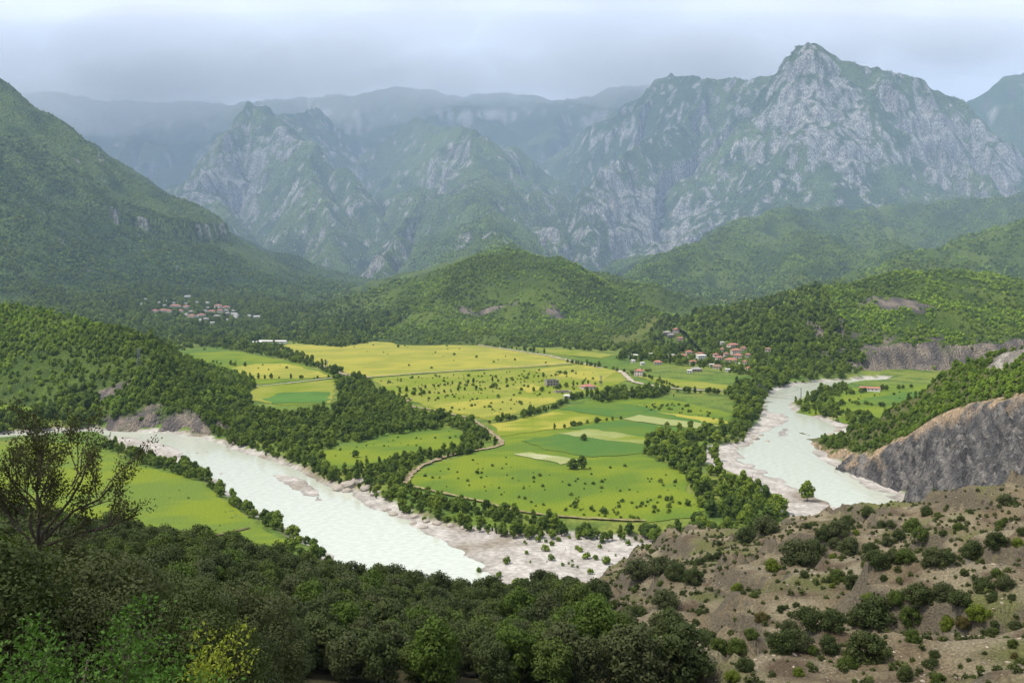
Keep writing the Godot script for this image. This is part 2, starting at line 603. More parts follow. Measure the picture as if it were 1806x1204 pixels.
func setting() -> void:
	var soft := noise_texture(512, 0.02, 5, grey_ramp(0.72, 1.0), 2)
	var rough := noise_texture(512, 0.03, 5, [], 4)
	M.grass = earth("grass", Color.WHITE, 37.0, soft, rough, 30.0)
	M.dirt = earth("stony earth", Color.WHITE, 11.0, noise_texture(512, 0.05, 5, grey_ramp(0.55, 1.0), 6), noise_texture(512, 0.06, 5, [], 8), 25.0)
	M.slide = earth("grey shale", Color.WHITE, 23.0, noise_texture(512, 0.03, 6, [[0.25, Color(0.55, 0.55, 0.55)], [0.5, Color(0.8, 0.8, 0.8)], [0.75, Color.WHITE]], 9), noise_texture(512, 0.03, 5, [], 10), 70.0)
	M.wood_floor = earth("wooded hillside", Color.WHITE, 90.0, noise_texture(512, 0.05, 5, grey_ramp(0.6, 1.0), 12), noise_texture(512, 0.08, 4, [], 13), 500.0)
	M.crag = earth("mountain rock and scrub", Color.WHITE, 260.0, noise_texture(1024, 0.03, 6, [[0.25, Color(0.42, 0.44, 0.42)], [0.5, Color(0.72, 0.73, 0.72)], [0.75, Color.WHITE]], 14), noise_texture(1024, 0.04, 6, [], 15), 1600.0)
	M.crag.uv1_scale = Vector3(1.0 / 240.0, 1.0 / 520.0, 1.0 / 240.0)

	# the valley floor
	for i in 2:
		var p: Array = [LEFT_WATER, RIGHT_WATER][i]
		shore.append(outline(p))
		shapes.append(p)
		boxes.append(box_of(p))
	for p in GRAVEL + BARS:
		gravel_edge.append(outline(p))
		shapes.append(p)
		boxes.append(box_of(p))
	terrain("ground", -420, 420, -770, -266, 3.0, valley_height, valley_color, M.grass, -99.0)
	terrain("ground", -560, 760, -1370, -770, 6.0, valley_height, valley_color, M.grass, -99.0)
	terrain("ground", -1500, 1500, -2800, -1370, 22.0, valley_height, valley_color, M.grass, -99.0)
	var plane := PlaneMesh.new()
	plane.size = Vector2(1500, 1200)
	var water := StandardMaterial3D.new()
	water.resource_name = "silty water"
	water.albedo_color = col(0.435, 0.47, 0.41)
	water.roughness = 0.14
	water.albedo_texture = noise_texture(512, 0.02, 5, grey_ramp(0.88, 1.0), 33)
	water.uv1_triplanar = true
	water.uv1_world_triplanar = true
	water.uv1_scale = Vector3(1.0 / 50.0, 0.02, 1.0 / 26.0)
	water.heightmap_enabled = true
	water.heightmap_texture = noise_texture(512, 0.04, 5, [], 31)
	water.heightmap_scale = 1.5
	var riv := obj("river", plane, water)
	riv.position = Vector3(50, WATER, -750)
	tag(riv, "", "", "", "structure")
	var base := PlaneMesh.new()
	base.size = Vector2(30000, 30000)
	var under := obj("ground_below", base, M.grass)
	under.position = Vector3(0, -12, -9000)
	tag(under, "", "", "", "structure")

	# the hillside in front
	M.near = M.dirt
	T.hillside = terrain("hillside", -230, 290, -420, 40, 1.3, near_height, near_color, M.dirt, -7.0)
	T.wooded_spur = terrain("wooded_spur", 180, 470, -740, -330, 1.35, spur_height, spur_color, M.slide, -8.0)

	# hills
	var seg := ridge_segments([[[Vector3(-944, 92, -1250), Vector3(-724, 84, -1150), Vector3(-542, 72, -1050), Vector3(-448, 65, -1000), Vector3(-369, 54, -930), Vector3(-313, 38, -850), Vector3(-275, 22, -780)], 0.42, -3.0, 1.15], [[Vector3(-313, 38, -850), Vector3(-277, 20, -760)], 0.5, -8.0, 1.0], [[Vector3(-342, 12, -768), Vector3(-299, 13, -748), Vector3(-269, 14, -738), Vector3(-240, 13, -728), Vector3(-218, 10, -716), Vector3(-197, 4, -700)], 0.9, -8.0, 1.0]])
	T.forest_hill = terrain("forest_hill", -900, -120, -1500, -640, 5.0, green_hill(seg, 10.0, 10.0, 2.0), hill_color([[-318.0, -733.0, 15.0, 0], [-296.0, -727.0, 19.0, 0], [-274.0, -721.0, 20.0, 0], [-252.0, -714.0, 20.0, 0], [-230.0, -706.0, 18.0, 0], [-210.0, -696.0, 14.0, 0], [-330.0, -790.0, 18.0, 0]]), M.wood_floor)
	seg = ridge_segments([[[Vector3(-441, 11, -2250), Vector3(-323, 40, -2150), Vector3(-214, 73, -2050), Vector3(-114, 113, -1950), Vector3(-47, 131, -1900), Vector3(7, 136, -1850), Vector3(59, 125, -1820), Vector3(109, 102, -1780), Vector3(152, 76, -1700), Vector3(208, 47, -1600), Vector3(246, 34, -1500), Vector3(270, 19, -1420)], 0.36, 0.0, 1.1], [[Vector3(-34, 154, -2600), Vector3(-4, 142, -2200), Vector3(7, 136, -1850)], 0.3, 0.0, 1.0], [[Vector3(-47, 131, -1900), Vector3(-97, 64, -1650), Vector3(-110, 22, -1560)], 0.4, 0.0, 1.1], [[Vector3(109, 102, -1780), Vector3(52, 29, -1600)], 0.4, 0.0, 1.1]])
	T.round_hill = terrain("round_hill", -900, 620, -2900, -1330, 11.0, green_hill(seg, 60.0, 16.0, 1.3), hill_color([[-30.0, -1640.0, 26.0, 0], [-75.0, -1650.0, 20.0, 0], [70.0, -1610.0, 18.0, 0], [215.0, -1500.0, 26.0, 1], [160.0, -1450.0, 40.0, 1]]), M.wood_floor)
	seg = ridge_segments([[[Vector3(1015, 91, -1700), Vector3(824, 88, -1600), Vector3(704, 104, -1550), Vector3(596, 103, -1500), Vector3(510, 91, -1450), Vector3(433, 66, -1360), Vector3(373, 37, -1260)], 0.25, 0.0, 1.0], [[Vector3(690, 35, -1150), Vector3(576, 34, -1120), Vector3(507, 31, -1110), Vector3(454, 30, -1105), Vector3(418, 24, -1110), Vector3(390, 7, -1100)], 0.95, -6.0, 1.0]])
	T.river_hill = terrain("river_hill", 240, 1300, -2100, -1010, 6.0, green_hill(seg, 40.0, 12.0, 1.6), hill_color([[450.0, -1085.0, 110.0, 0], [560.0, -1090.0, 80.0, 0], [400.0, -1250.0, 40.0, 0], [520.0, -1330.0, 45.0, 0]]), M.wood_floor)
	seg = ridge_segments([[[Vector3(1600, 318, -2700), Vector3(1282, 216, -2500), Vector3(1065, 167, -2350), Vector3(873, 126, -2200), Vector3(681, 75, -2000), Vector3(553, 38, -1800)], 0.4, 0.0, 1.05], [[Vector3(1976, 377, -3500), Vector3(1581, 337, -3500), Vector3(1168, 296, -3450), Vector3(874, 292, -3300), Vector3(688, 224, -3050), Vector3(465, 148, -2750), Vector3(303, 78, -2450), Vector3(227, 43, -2250)], 0.4, 0.0, 1.05], [[Vector3(874, 292, -3300), Vector3(885, 186, -2900), Vector3(737, 92, -2500), Vector3(586, 34, -2150), Vector3(442, 4, -1850)], 0.38, 0.0, 1.05], [[Vector3(1168, 296, -3450), Vector3(1102, 187, -2950), Vector3(992, 127, -2500)], 0.38, 0.0, 1.05]])
	T.foothill = terrain("foothill", 150, 1900, -3900, -1500, 14.0, green_hill(seg, 90.0, 26.0, 0.8), hill_color([]), M.wood_floor)

	clouds()
	# mountains
	seg = ridge_segments([[[Vector3(-2675, 1043, -3200), Vector3(-1927, 920, -3000), Vector3(-1469, 652, -2900), Vector3(-1328, 528, -2850), Vector3(-1221, 454, -2800), Vector3(-1094, 349, -2750), Vector3(-984, 280, -2700), Vector3(-862, 210, -2650), Vector3(-744, 142, -2600), Vector3(-637, 77, -2520), Vector3(-536, 25, -2450), Vector3(-453, -2, -2380)], 0.42, -4.0, 2.0]])
	T.grassy_mountain = terrain("grassy_mountain", -2400, -350, -3900, -1500, 14.0, crag(seg, 60.0, [[-720.0, -2545.0, 60.0, 40.0]], 0.4), crag_color(1.42, 0.05, []), M.crag, -4.0)
	seg = ridge_segments([[[Vector3(-5127, 1564, -7600), Vector3(-3214, 1343, -7400), Vector3(-2475, 1266, -7300), Vector3(-1834, 1270, -7200), Vector3(-1226, 1310, -7200), Vector3(-861, 1369, -7200), Vector3(-417, 1310, -7200), Vector3(-12, 1329, -7200), Vector3(387, 1254, -7100), Vector3(774, 1335, -7000), Vector3(1363, 1373, -7000), Vector3(1718, 941, -7300)], 0.62, 60.0, 1.0], [[Vector3(-2475, 1266, -7300), Vector3(-2218, 560, -6000)], 0.7, 60.0, 1.0], [[Vector3(-861, 1369, -7200), Vector3(-733, 876, -6400), Vector3(-699, 545, -5800)], 0.7, 60.0, 1.0], [[Vector3(387, 1273, -7100), Vector3(199, 818, -6200)], 0.7, 60.0, 1.0], [[Vector3(5795, 1711, -6500), Vector3(4150, 1502, -6200), Vector3(2989, 1209, -5900), Vector3(2598, 1078, -5800), Vector3(2246, 634, -5700)], 0.7, 60.0, 1.0]])
	terrain("cloud_mountain", -4200, 4400, -8200, -4700, 34.0, crag(seg, 140.0, []), crag_color(1.2, -0.3, [[-1350.0, 1130.0, 150.0, 70.0], [-1480.0, 1030.0, 60.0, 50.0], [-420.0, 1120.0, 200.0, 40.0], [-150.0, 1130.0, 220.0, 35.0]]), M.crag, 0.0)
	seg = ridge_segments([[[Vector3(-1216, 1074, -6300), Vector3(-1293, 951, -5700), Vector3(-1339, 942, -5200), Vector3(-1113, 767, -4900), Vector3(-929, 668, -4600), Vector3(-794, 424, -4150), Vector3(-657, 205, -3750), Vector3(-573, 61, -3450)], 0.85, 40.0, 1.05], [[Vector3(-1339, 942, -5200), Vector3(-1389, 687, -4800), Vector3(-1340, 443, -4400), Vector3(-1114, 252, -3900), Vector3(-923, 120, -3500)], 0.85, 40.0, 1.05], [[Vector3(-929, 668, -4600), Vector3(-729, 517, -4400), Vector3(-565, 329, -4100)], 0.85, 40.0, 1.05]])
	T.rocky_peak = terrain("rocky_peak", -2300, -450, -6300, -2900, 13.0, crag(seg, 90.0, [[-1300.0, -4500.0, 190.0, 420.0], [-900.0, -3500.0, 260.0, 220.0], [-1080.0, -4750.0, 120.0, 130.0]]), crag_color(0.95, 0.1, []), M.crag, 0.0)
	seg = ridge_segments([[[Vector3(-779, 1122, -6500), Vector3(-427, 888, -5700), Vector3(-170, 751, -4800)], 0.8, 30.0, 1.05], [[Vector3(-282, 679, -4850), Vector3(-170, 751, -4800), Vector3(-74, 688, -4700)], 1.0, 30.0, 1.0], [[Vector3(-170, 751, -4800), Vector3(-137, 578, -4400), Vector3(-120, 436, -4000), Vector3(-98, 323, -3600), Vector3(-69, 238, -3200), Vector3(-37, 183, -2800), Vector3(-4, 150, -2400)], 0.55, 10.0, 1.1], [[Vector3(-151, 663, -4600), Vector3(-272, 456, -4250), Vector3(-354, 310, -3950), Vector3(-424, 180, -3500), Vector3(-458, 51, -3050)], 0.8, 20.0, 1.0], [[Vector3(-114, 701, -4700), Vector3(5, 448, -4300), Vector3(112, 260, -3800), Vector3(120, 159, -3400)], 0.8, 20.0, 1.0]])
	T.middle_ridge = terrain("middle_ridge", -900, 500, -6000, -2300, 13.0, crag(seg, 70.0, [[-300.0, -4500.0, 110.0, 350.0], [-60.0, -4780.0, 110.0, 110.0], [130.0, -3600.0, 80.0, 250.0], [-470.0, -3450.0, 90.0, 220.0]]), crag_color(1.12, 0.6, []), M.crag, 0.0)
	seg = ridge_segments([[[Vector3(497, 945, -6000), Vector3(663, 1030, -5700), Vector3(855, 1144, -5500), Vector3(984, 1057, -5200), Vector3(1297, 1028, -4950), Vector3(1322, 1088, -4750), Vector3(1362, 1110, -4600), Vector3(1546, 1041, -4620), Vector3(1819, 968, -4650), Vector3(1924, 927, -4650), Vector3(2035, 862, -4600), Vector3(2198, 703, -4550), Vector3(2295, 589, -4500), Vector3(2457, 415, -4350), Vector3(2617, 263, -4200)], 0.86, 60.0, 1.1], [[Vector3(984, 1057, -5200), Vector3(852, 800, -4850), Vector3(576, 664, -4500), Vector3(385, 522, -4200), Vector3(296, 321, -3950), Vector3(239, 184, -3750)], 1.2, 60.0, 1.0], [[Vector3(1297, 1028, -4950), Vector3(1033, 676, -4500), Vector3(839, 424, -4150), Vector3(715, 251, -3850)], 0.9, 60.0, 1.0], [[Vector3(1362, 1110, -4600), Vector3(1284, 740, -4250), Vector3(1222, 476, -3950)], 0.9, 60.0, 1.05], [[Vector3(1819, 968, -4650), Vector3(1811, 652, -4300), Vector3(1872, 410, -3950)], 0.85, 60.0, 1.05]])
	T.grey_massif = terrain("grey_massif", 150, 3000, -6300, -3300, 9.0, crag(seg, 90.0, [[1320.0, -4280.0, 300.0, 300.0], [1930.0, -4330.0, 330.0, 230.0], [560.0, -4050.0, 330.0, 260.0], [770.0, -3850.0, 200.0, 120.0]]), crag_color(0.9, -0.1, []), M.crag, 0.0)


func clouds() -> void:
	var mist := FogMaterial.new()
	mist.resource_name = "cloud"
	mist.density = 0.00044
	var thick := FogMaterial.new()
	thick.resource_name = "shading cloud"
	thick.density = 0.004
	thick.albedo = Color(0.96, 0.975, 1.0)
	var shade_cloud := thick.duplicate()
	shade_cloud.density = 0.0015
	mist.albedo = Color(0.93, 0.96, 1.0)
	var air := FogVolume.new()
	air.name = "mist"
	air.shape = RenderingServer.FOG_VOLUME_SHAPE_ELLIPSOID
	air.size = Vector3(22000, 2900, 7600)
	air.position = Vector3(0, 0, -6500)
	var thin := FogMaterial.new()
	thin.resource_name = "mist"
	thin.density = 0.00011
	thin.albedo = Color(0.74, 0.86, 1.0)
	air.material = thin
	add_child(air)
	var veil := air.duplicate()
	veil.name = "mist_001"
	veil.size = Vector3(12000, 1500, 3400)
	veil.position = Vector3(0, 0, -2900)
	var faint := thin.duplicate()
	faint.density = 0.00008
	veil.material = faint
	add_child(veil)
	tag(veil, "faint haze over the far end of the valley", "haze", "", "stuff")
	tag(air, "thin blue mist hanging before the high mountains", "mist", "", "stuff")
	var r := RandomNumberGenerator.new()
	r.seed = 5
	var banks := []
	for i in 44:   # billows that swallow the summits
		var s := r.randf_range(330.0, 900.0)
		var px := -4300.0 + i * 175.0 + r.randf_range(-250.0, 250.0)
		banks.append([px, r.randf_range(-7400.0, -5900.0), r.randf_range(1120.0, 1390.0) + clampf((px - 300.0) * 0.16, 0.0, 300.0), s, s * r.randf_range(0.2, 0.36)])
	# unseen clouds added sunward, out of frame, to shade mountains and near wood
	for a in [[-3000.0, -2300.0, 1300.0, 1000.0], [-2900.0, -4900.0, 1300.0, 1000.0], [200.0, -4900.0, 900.0, 800.0], [-1490.0, 250.0, 250.0, 250.0]]:
		banks.append([a[0], a[1], 2500.0, a[2], 130.0 if a[2] > 500.0 else 60.0, a[3] / a[2]])
	for a in banks:
		var f := FogVolume.new()
		f.name = numbered("cloud")
		f.shape = RenderingServer.FOG_VOLUME_SHAPE_ELLIPSOID
		f.size = Vector3(a[3] * 2.0, a[4] * 2.0, a[3] * (1.7 if a.size() < 6 else 2.0 * a[5]))
		if a.size() < 6:
			f.rotation = Vector3(r.randf_range(-0.25, 0.25), r.randf() * TAU, r.randf_range(-0.3, 0.3))
		f.position = Vector3(a[0], a[2], a[1])
		f.material = mist if a.size() < 6 else shade_cloud if a.size() > 5 and a[3] > 500.0 else thick
		add_child(f)
		tag(f, "grey cloud bank over the mountain tops" if a.size() < 6 else "unseen high cloud added to shade the land below", "cloud", "clouds over the mountains", "stuff")


# ---------------------------------------------------------------- fields, tracks
func ragged(p: Array, every: float, jitter: float) -> PackedVector2Array:
	var out := PackedVector2Array()
	for i in p.size():
		var a: Vector2 = p[i]
		var b: Vector2 = p[(i + 1) % p.size()]
		var n := maxi(1, int(a.distance_to(b) / every))
		for k in n:
			var q := a.lerp(b, float(k) / n)
			out.append(q + jitter * Vector2(grain.get_noise_2d(q.x * 3.0, q.y * 3.0), grain.get_noise_2d(q.x * 3.0 + 400.0, q.y * 3.0)))
	return out


func field(called: String, p: Array, a: Color, b: Color, lift: float, cell := 8.0, material: Material = null, jitter := 3.0) -> void:
	var poly := ragged(p, 7.0, jitter)
	plots.append(poly)
	var box := Rect2(poly[0], Vector2.ZERO)
	for q in poly:
		box = box.expand(q)
	var v := PackedVector3Array()
	var nn := PackedVector3Array()
	var cc := PackedColorArray()
	var x := box.position.x
	while x < box.end.x:
		var z := box.position.y
		while z < box.end.y:
			for part in Geometry2D.intersect_polygons(PackedVector2Array([Vector2(x, z), Vector2(x + cell, z), Vector2(x + cell, z + cell), Vector2(x, z + cell)]), poly):
				var tri := Geometry2D.triangulate_polygon(part)
				for k in range(0, tri.size(), 3):
					var i0: Vector2 = part[tri[k]]
					var i1: Vector2 = part[tri[k + 1]]
					var i2: Vector2 = part[tri[k + 2]]
					if (i1 - i0).cross(i2 - i0) < 0.0:
						var swap := i1
						i1 = i2
						i2 = swap
					for q in [i0, i1, i2]:
						v.append(Vector3(q.x, valley_height(q.x, q.y) + lift, q.y))
						nn.append(Vector3.UP)
						var n := 0.5 + 1.9 * broad.get_noise_2d(q.x * 2.5, q.y * 2.5) + 0.8 * grain.get_noise_2d(q.x * 1.2, q.y * 4.0)
						cc.append(mixc(a, b, n))
			z += cell
		x += cell
	var arr := []
	arr.resize(Mesh.ARRAY_MAX)
	arr[Mesh.ARRAY_VERTEX] = v
	arr[Mesh.ARRAY_NORMAL] = nn
	arr[Mesh.ARRAY_COLOR] = cc
	var m := ArrayMesh.new()
	m.add_surface_from_arrays(Mesh.PRIMITIVE_TRIANGLES, arr)
	tag(obj(called, m, material if material else M.crop), "", "", "", "structure")


func track(called: String, p: Array, wide: float, c: Color, lift: float) -> void:
	var curve := Curve2D.new()
	curve.bake_interval = 4.0
	for i in p.size():
		var t: Vector2 = (p[mini(i + 1, p.size() - 1)] - p[maxi(i - 1, 0)]) * 0.16
		curve.add_point(p[i], -t, t)
	var q := curve.get_baked_points()
	var v := PackedVector3Array()
	var nn := PackedVector3Array()
	var cc := PackedColorArray()
	var idx := PackedInt32Array()
	for i in q.size():
		var d := (q[mini(i + 1, q.size() - 1)] - q[maxi(i - 1, 0)]).normalized().orthogonal()
		for s in [-1.0, 1.0]:
			var e: Vector2 = q[i] + d * s * wide * (0.5 + 0.35 * grain.get_noise_2d(q[i].x * 5.0 + s * 90.0, q[i].y * 5.0))
			v.append(Vector3(e.x, valley_height(e.x, e.y) + lift, e.y))
			nn.append(Vector3.UP)
			cc.append(mixc(c, c * 0.7, 0.5 + 2.0 * grain.get_noise_2d(e.x * 4.0, e.y * 4.0)))
		if i:
			var k := i * 2
			idx.append_array(PackedInt32Array([k - 2, k - 1, k, k - 1, k + 1, k]))
	var arr := []
	arr.resize(Mesh.ARRAY_MAX)
	arr[Mesh.ARRAY_VERTEX] = v
	arr[Mesh.ARRAY_NORMAL] = nn
	arr[Mesh.ARRAY_COLOR] = cc
	arr[Mesh.ARRAY_INDEX] = idx
	var m := ArrayMesh.new()
	m.add_surface_from_arrays(Mesh.PRIMITIVE_TRIANGLES, arr)
	tag(obj(called, m, M.grass), "", "", "", "structure")


func fields_and_roads() -> void:
	M.crop = earth("crop rows", Color.WHITE, 30.0, noise_texture(512, 0.03, 5, grey_ramp(0.66, 1.0), 41))
	M.crop.uv1_scale = Vector3(1.0 / 26.0, 0.1, 1.0 / 9.0)
	var olive := Color(0.255, 0.28, 0.045)
	var yellow := Color(0.36, 0.345, 0.055)
	var green := Color(0.11, 0.188, 0.02)
	var lime := Color(0.178, 0.238, 0.018)
	var deep := Color(0.075, 0.165, 0.03)
	var pale := Color(0.30, 0.34, 0.13)
	var white := Color(0.46, 0.47, 0.30)
	field("meadow", [Vector2(-330, -1381), Vector2(-316, -1438), Vector2(-240, -1381), Vector2(-217, -1438), Vector2(-158, -1642), Vector2(-126, -1592), Vector2(-43, -1409), Vector2(41, -1256), Vector2(84, -1158), Vector2(-2, -1103), Vector2(-87, -1063), Vector2(-148, -1016), Vector2(-187, -1074), Vector2(-244, -1185), Vector2(-296, -1295)], olive, yellow, 0.3, 14.0)
	field("meadow", [Vector2(-446, -1279), Vector2(-363, -1311), Vector2(-276, -1191), Vector2(-215, -1091), Vector2(-185, -1026), Vector2(-236, -969), Vector2(-281, -934), Vector2(-295, -909), Vector2(-340, -987)], green, lime, 0.3, 12.0)
	field("wheat_field", [Vector2(-314, -1103), Vector2(-300, -1152), Vector2(-268, -1158), Vector2(-212, -1074), Vector2(-187, -1021), Vector2(-222, -1007), Vector2(-274, -1007)], olive, yellow, 0.5, 12.0)
	field("meadow", [Vector2(-277, -921), Vector2(-231, -951), Vector2(-180, -1002), Vector2(-164, -909), Vector2(-153, -829), Vector2(-190, -816), Vector2(-233, -857)], lime, olive, 0.3, 12.0)
	field("bean_field", [Vector2(-216, -857), Vector2(-209, -901), Vector2(-167, -901), Vector2(-156, -832), Vector2(-201, -826)], deep, deep * 1.25, 0.5, 8.0)
	field("meadow", [Vector2(-144, -1007), Vector2(-86, -1047), Vector2(-2, -1091), Vector2(87, -1145), Vector2(115, -1069), Vector2(120, -1007), Vector2(82, -909), Vector2(48, -864), Vector2(8, -779), Vector2(-16, -740), Vector2(-66, -797), Vector2(-89, -853), Vector2(-110, -894)], lime, olive, 0.3, 12.0)
	field("wheat_field", [Vector2(-71, -816), Vector2(-40, -843), Vector2(-2, -871), Vector2(36, -864), Vector2(39, -836), Vector2(1, -779), Vector2(-23, -751), Vector2(-46, -779)], olive, yellow, 0.5, 10.0)
	field("wheat_field", [Vector2(1, -934), Vector2(20, -960), Vector2(31, -934), Vector2(16, -894)], yellow, yellow, 0.5, 8.0)
	field("meadow", [Vector2(84, -1158), Vector2(115, -1074), Vector2(89, -987), Vector2(45, -1026), Vector2(23, -1074)], olive, yellow, 0.5, 10.0)
	field("meadow", [Vector2(-17, -714), Vector2(26, -779), Vector2(67, -843), Vector2(112, -857), Vector2(140, -850), Vector2(175, -773), Vector2(158, -724), Vector2(133, -695), Vector2(109, -683), Vector2(90, -631), Vector2(82, -608), Vector2(98, -558), Vector2(93, -516), Vector2(92, -471), Vector2(85, -455), Vector2(62, -449), Vector2(36, -455), Vector2(13, -462), Vector2(-6, -478), Vector2(-30, -503), Vector2(-51, -519), Vector2(-56, -538), Vector2(-48, -577), Vector2(-19, -618), Vector2(-7, -639)], lime, green, 0.3, 9.0)
	field("clover_field", [Vector2(38, -797), Vector2(69, -839), Vector2(111, -813), Vector2(114, -797), Vector2(79, -751)], deep, green, 0.55, 8.0)
	field("wheat_field", [Vector2(-15, -719), Vector2(32, -782), Vector2(74, -748), Vector2(33, -702), Vector2(1, -677), Vector2(-7, -672)], lime, yellow, 0.55, 8.0)
	field("clover_field", [Vector2(79, -751), Vector2(113, -794), Vector2(151, -732), Vector2(136, -709), Vector2(98, -751)], green, deep, 0.6, 8.0)
	field("wheat_field", [Vector2(115, -782), Vector2(161, -740), Vector2(160, -724), Vector2(149, -719)], lime, yellow, 0.7, 8.0)
	field("hay_field", [Vector2(83, -745), Vector2(99, -765), Vector2(151, -714), Vector2(134, -697)], pale, pale, 0.75, 8.0)
	field("clover_field", [Vector2(39, -702), Vector2(82, -743), Vector2(133, -695), Vector2(109, -683), Vector2(100, -663), Vector2(67, -690)], green, deep, 0.6, 8.0)
	field("hay_field", [Vector2(32, -681), Vector2(54, -702), Vector2(99, -663), Vector2(93, -643), Vector2(67, -651)], pale, lime, 0.7, 8.0)
	field("clover_field", [Vector2(6, -655), Vector2(32, -679), Vector2(92, -643), Vector2(84, -612), Vector2(48, -598), Vector2(21, -627)], deep, green, 0.6, 8.0)
	field("hay_field", [Vector2(2, -607), Vector2(12, -614), Vector2(41, -589), Vector2(30, -574)], white, pale, 0.7, 5.0)
	field("meadow", [Vector2(-123, -612), Vector2(-111, -631), Vector2(-79, -677), Vector2(-42, -702), Vector2(-27, -659), Vector2(-44, -618), Vector2(-70, -598), Vector2(-88, -577), Vector2(-102, -562)], lime, green, 0.3, 7.0)
	field("meadow", [Vector2(-352, -632), Vector2(-318, -652), Vector2(-284, -644), Vector2(-255, -617), Vector2(-222, -579), Vector2(-194, -554), Vector2(-171, -534), Vector2(-145, -493), Vector2(-124, -459), Vector2(-110, -434), Vector2(-93, -416), Vector2(-77, -385), Vector2(-89, -358), Vector2(-133, -378), Vector2(-181, -385), Vector2(-234, -416)], Color(0.13, 0.20, 0.03), lime, 0.25, 5.0)
	field("meadow", [Vector2(228, -797), Vector2(265, -857), Vector2(305, -917), Vector2(360, -951), Vector2(410, -960), Vector2(380, -871), Vector2(317, -788), Vector2(278, -732), Vector2(255, -740), Vector2(244, -788)], green, lime, 0.3, 9.0)
	field("clover_field", [Vector2(280, -829), Vector2(320, -871), Vector2(392, -917), Vector2(367, -864), Vector2(309, -816)], deep, green, 0.55, 8.0)
	field("meadow", [Vector2(-458, -843), Vector2(-423, -871), Vector2(-388, -878), Vector2(-379, -829), Vector2(-388, -779), Vector2(-405, -745)], lime, green, 0.3, 9.0)
	field("wheat_field", [Vector2(128, -1026), Vector2(160, -1007), Vector2(212, -951), Vector2(199, -917), Vector2(150, -942)], olive, lime, 0.4, 10.0)
	field("meadow", [Vector2(21, -1381), Vector2(82, -1328), Vector2(132, -1264), Vector2(110, -1219), Vector2(56, -1271)], lime, olive, 0.4, 14.0)
	field("meadow", [Vector2(-493, -2140), Vector2(-492, -2405), Vector2(-409, -2194), Vector2(-363, -1907), Vector2(-402, -1886)], lime, yellow, 0.8, 18.0)
	var dust := Color(0.50, 0.45, 0.36)
	track("road", [Vector2(-138, -1616), Vector2(-87, -1479), Vector2(-26, -1372), Vector2(41, -1256), Vector2(78, -1165), Vector2(101, -1103)], 5.0, dust, 0.9)
	track("road", [Vector2(115, -1086), Vector2(119, -1047), Vector2(119, -992), Vector2(124, -969), Vector2(139, -942), Vector2(167, -917), Vector2(195, -909)], 5.5, dust, 0.9)
	track("path", [Vector2(-315, -1345), Vector2(-261, -1219), Vector2(-213, -1115), Vector2(-179, -1047), Vector2(-147, -1011)], 6.0, Color(0.42, 0.34, 0.25), 0.9)
	track("path", [Vector2(-284, -926), Vector2(-250, -938), Vector2(-214, -973), Vector2(-182, -1011)], 3.0, dust, 0.9)
	track("path", [Vector2(-148, -1016), Vector2(-110, -1047), Vector2(-33, -1091), Vector2(24, -1127), Vector2(71, -1158)], 2.6, dust, 0.9)
	track("path", [Vector2(-89, -857), Vector2(-88, -819), Vector2(-65, -791), Vector2(-36, -753), Vector2(-22, -714), Vector2(-10, -666), Vector2(-7, -647), Vector2(-11, -631), Vector2(-36, -607), Vector2(-51, -577), Vector2(-56, -554), Vector2(-57, -532), Vector2(-54, -521)], 3.4, Color(0.34, 0.28, 0.18), 0.9)
	track("path", [Vector2(-54, -521), Vector2(-36, -505), Vector2(-15, -486), Vector2(-1, -471), Vector2(15, -460), Vector2(41, -453), Vector2(62, -450)], 2.2, Color(0.30, 0.26, 0.13), 0.9)
	track("path", [Vector2(-139, -415), Vector2(-132, -423), Vector2(-124, -431), Vector2(-118, -438)], 1.6, Color(0.16, 0.12, 0.07), 0.7)


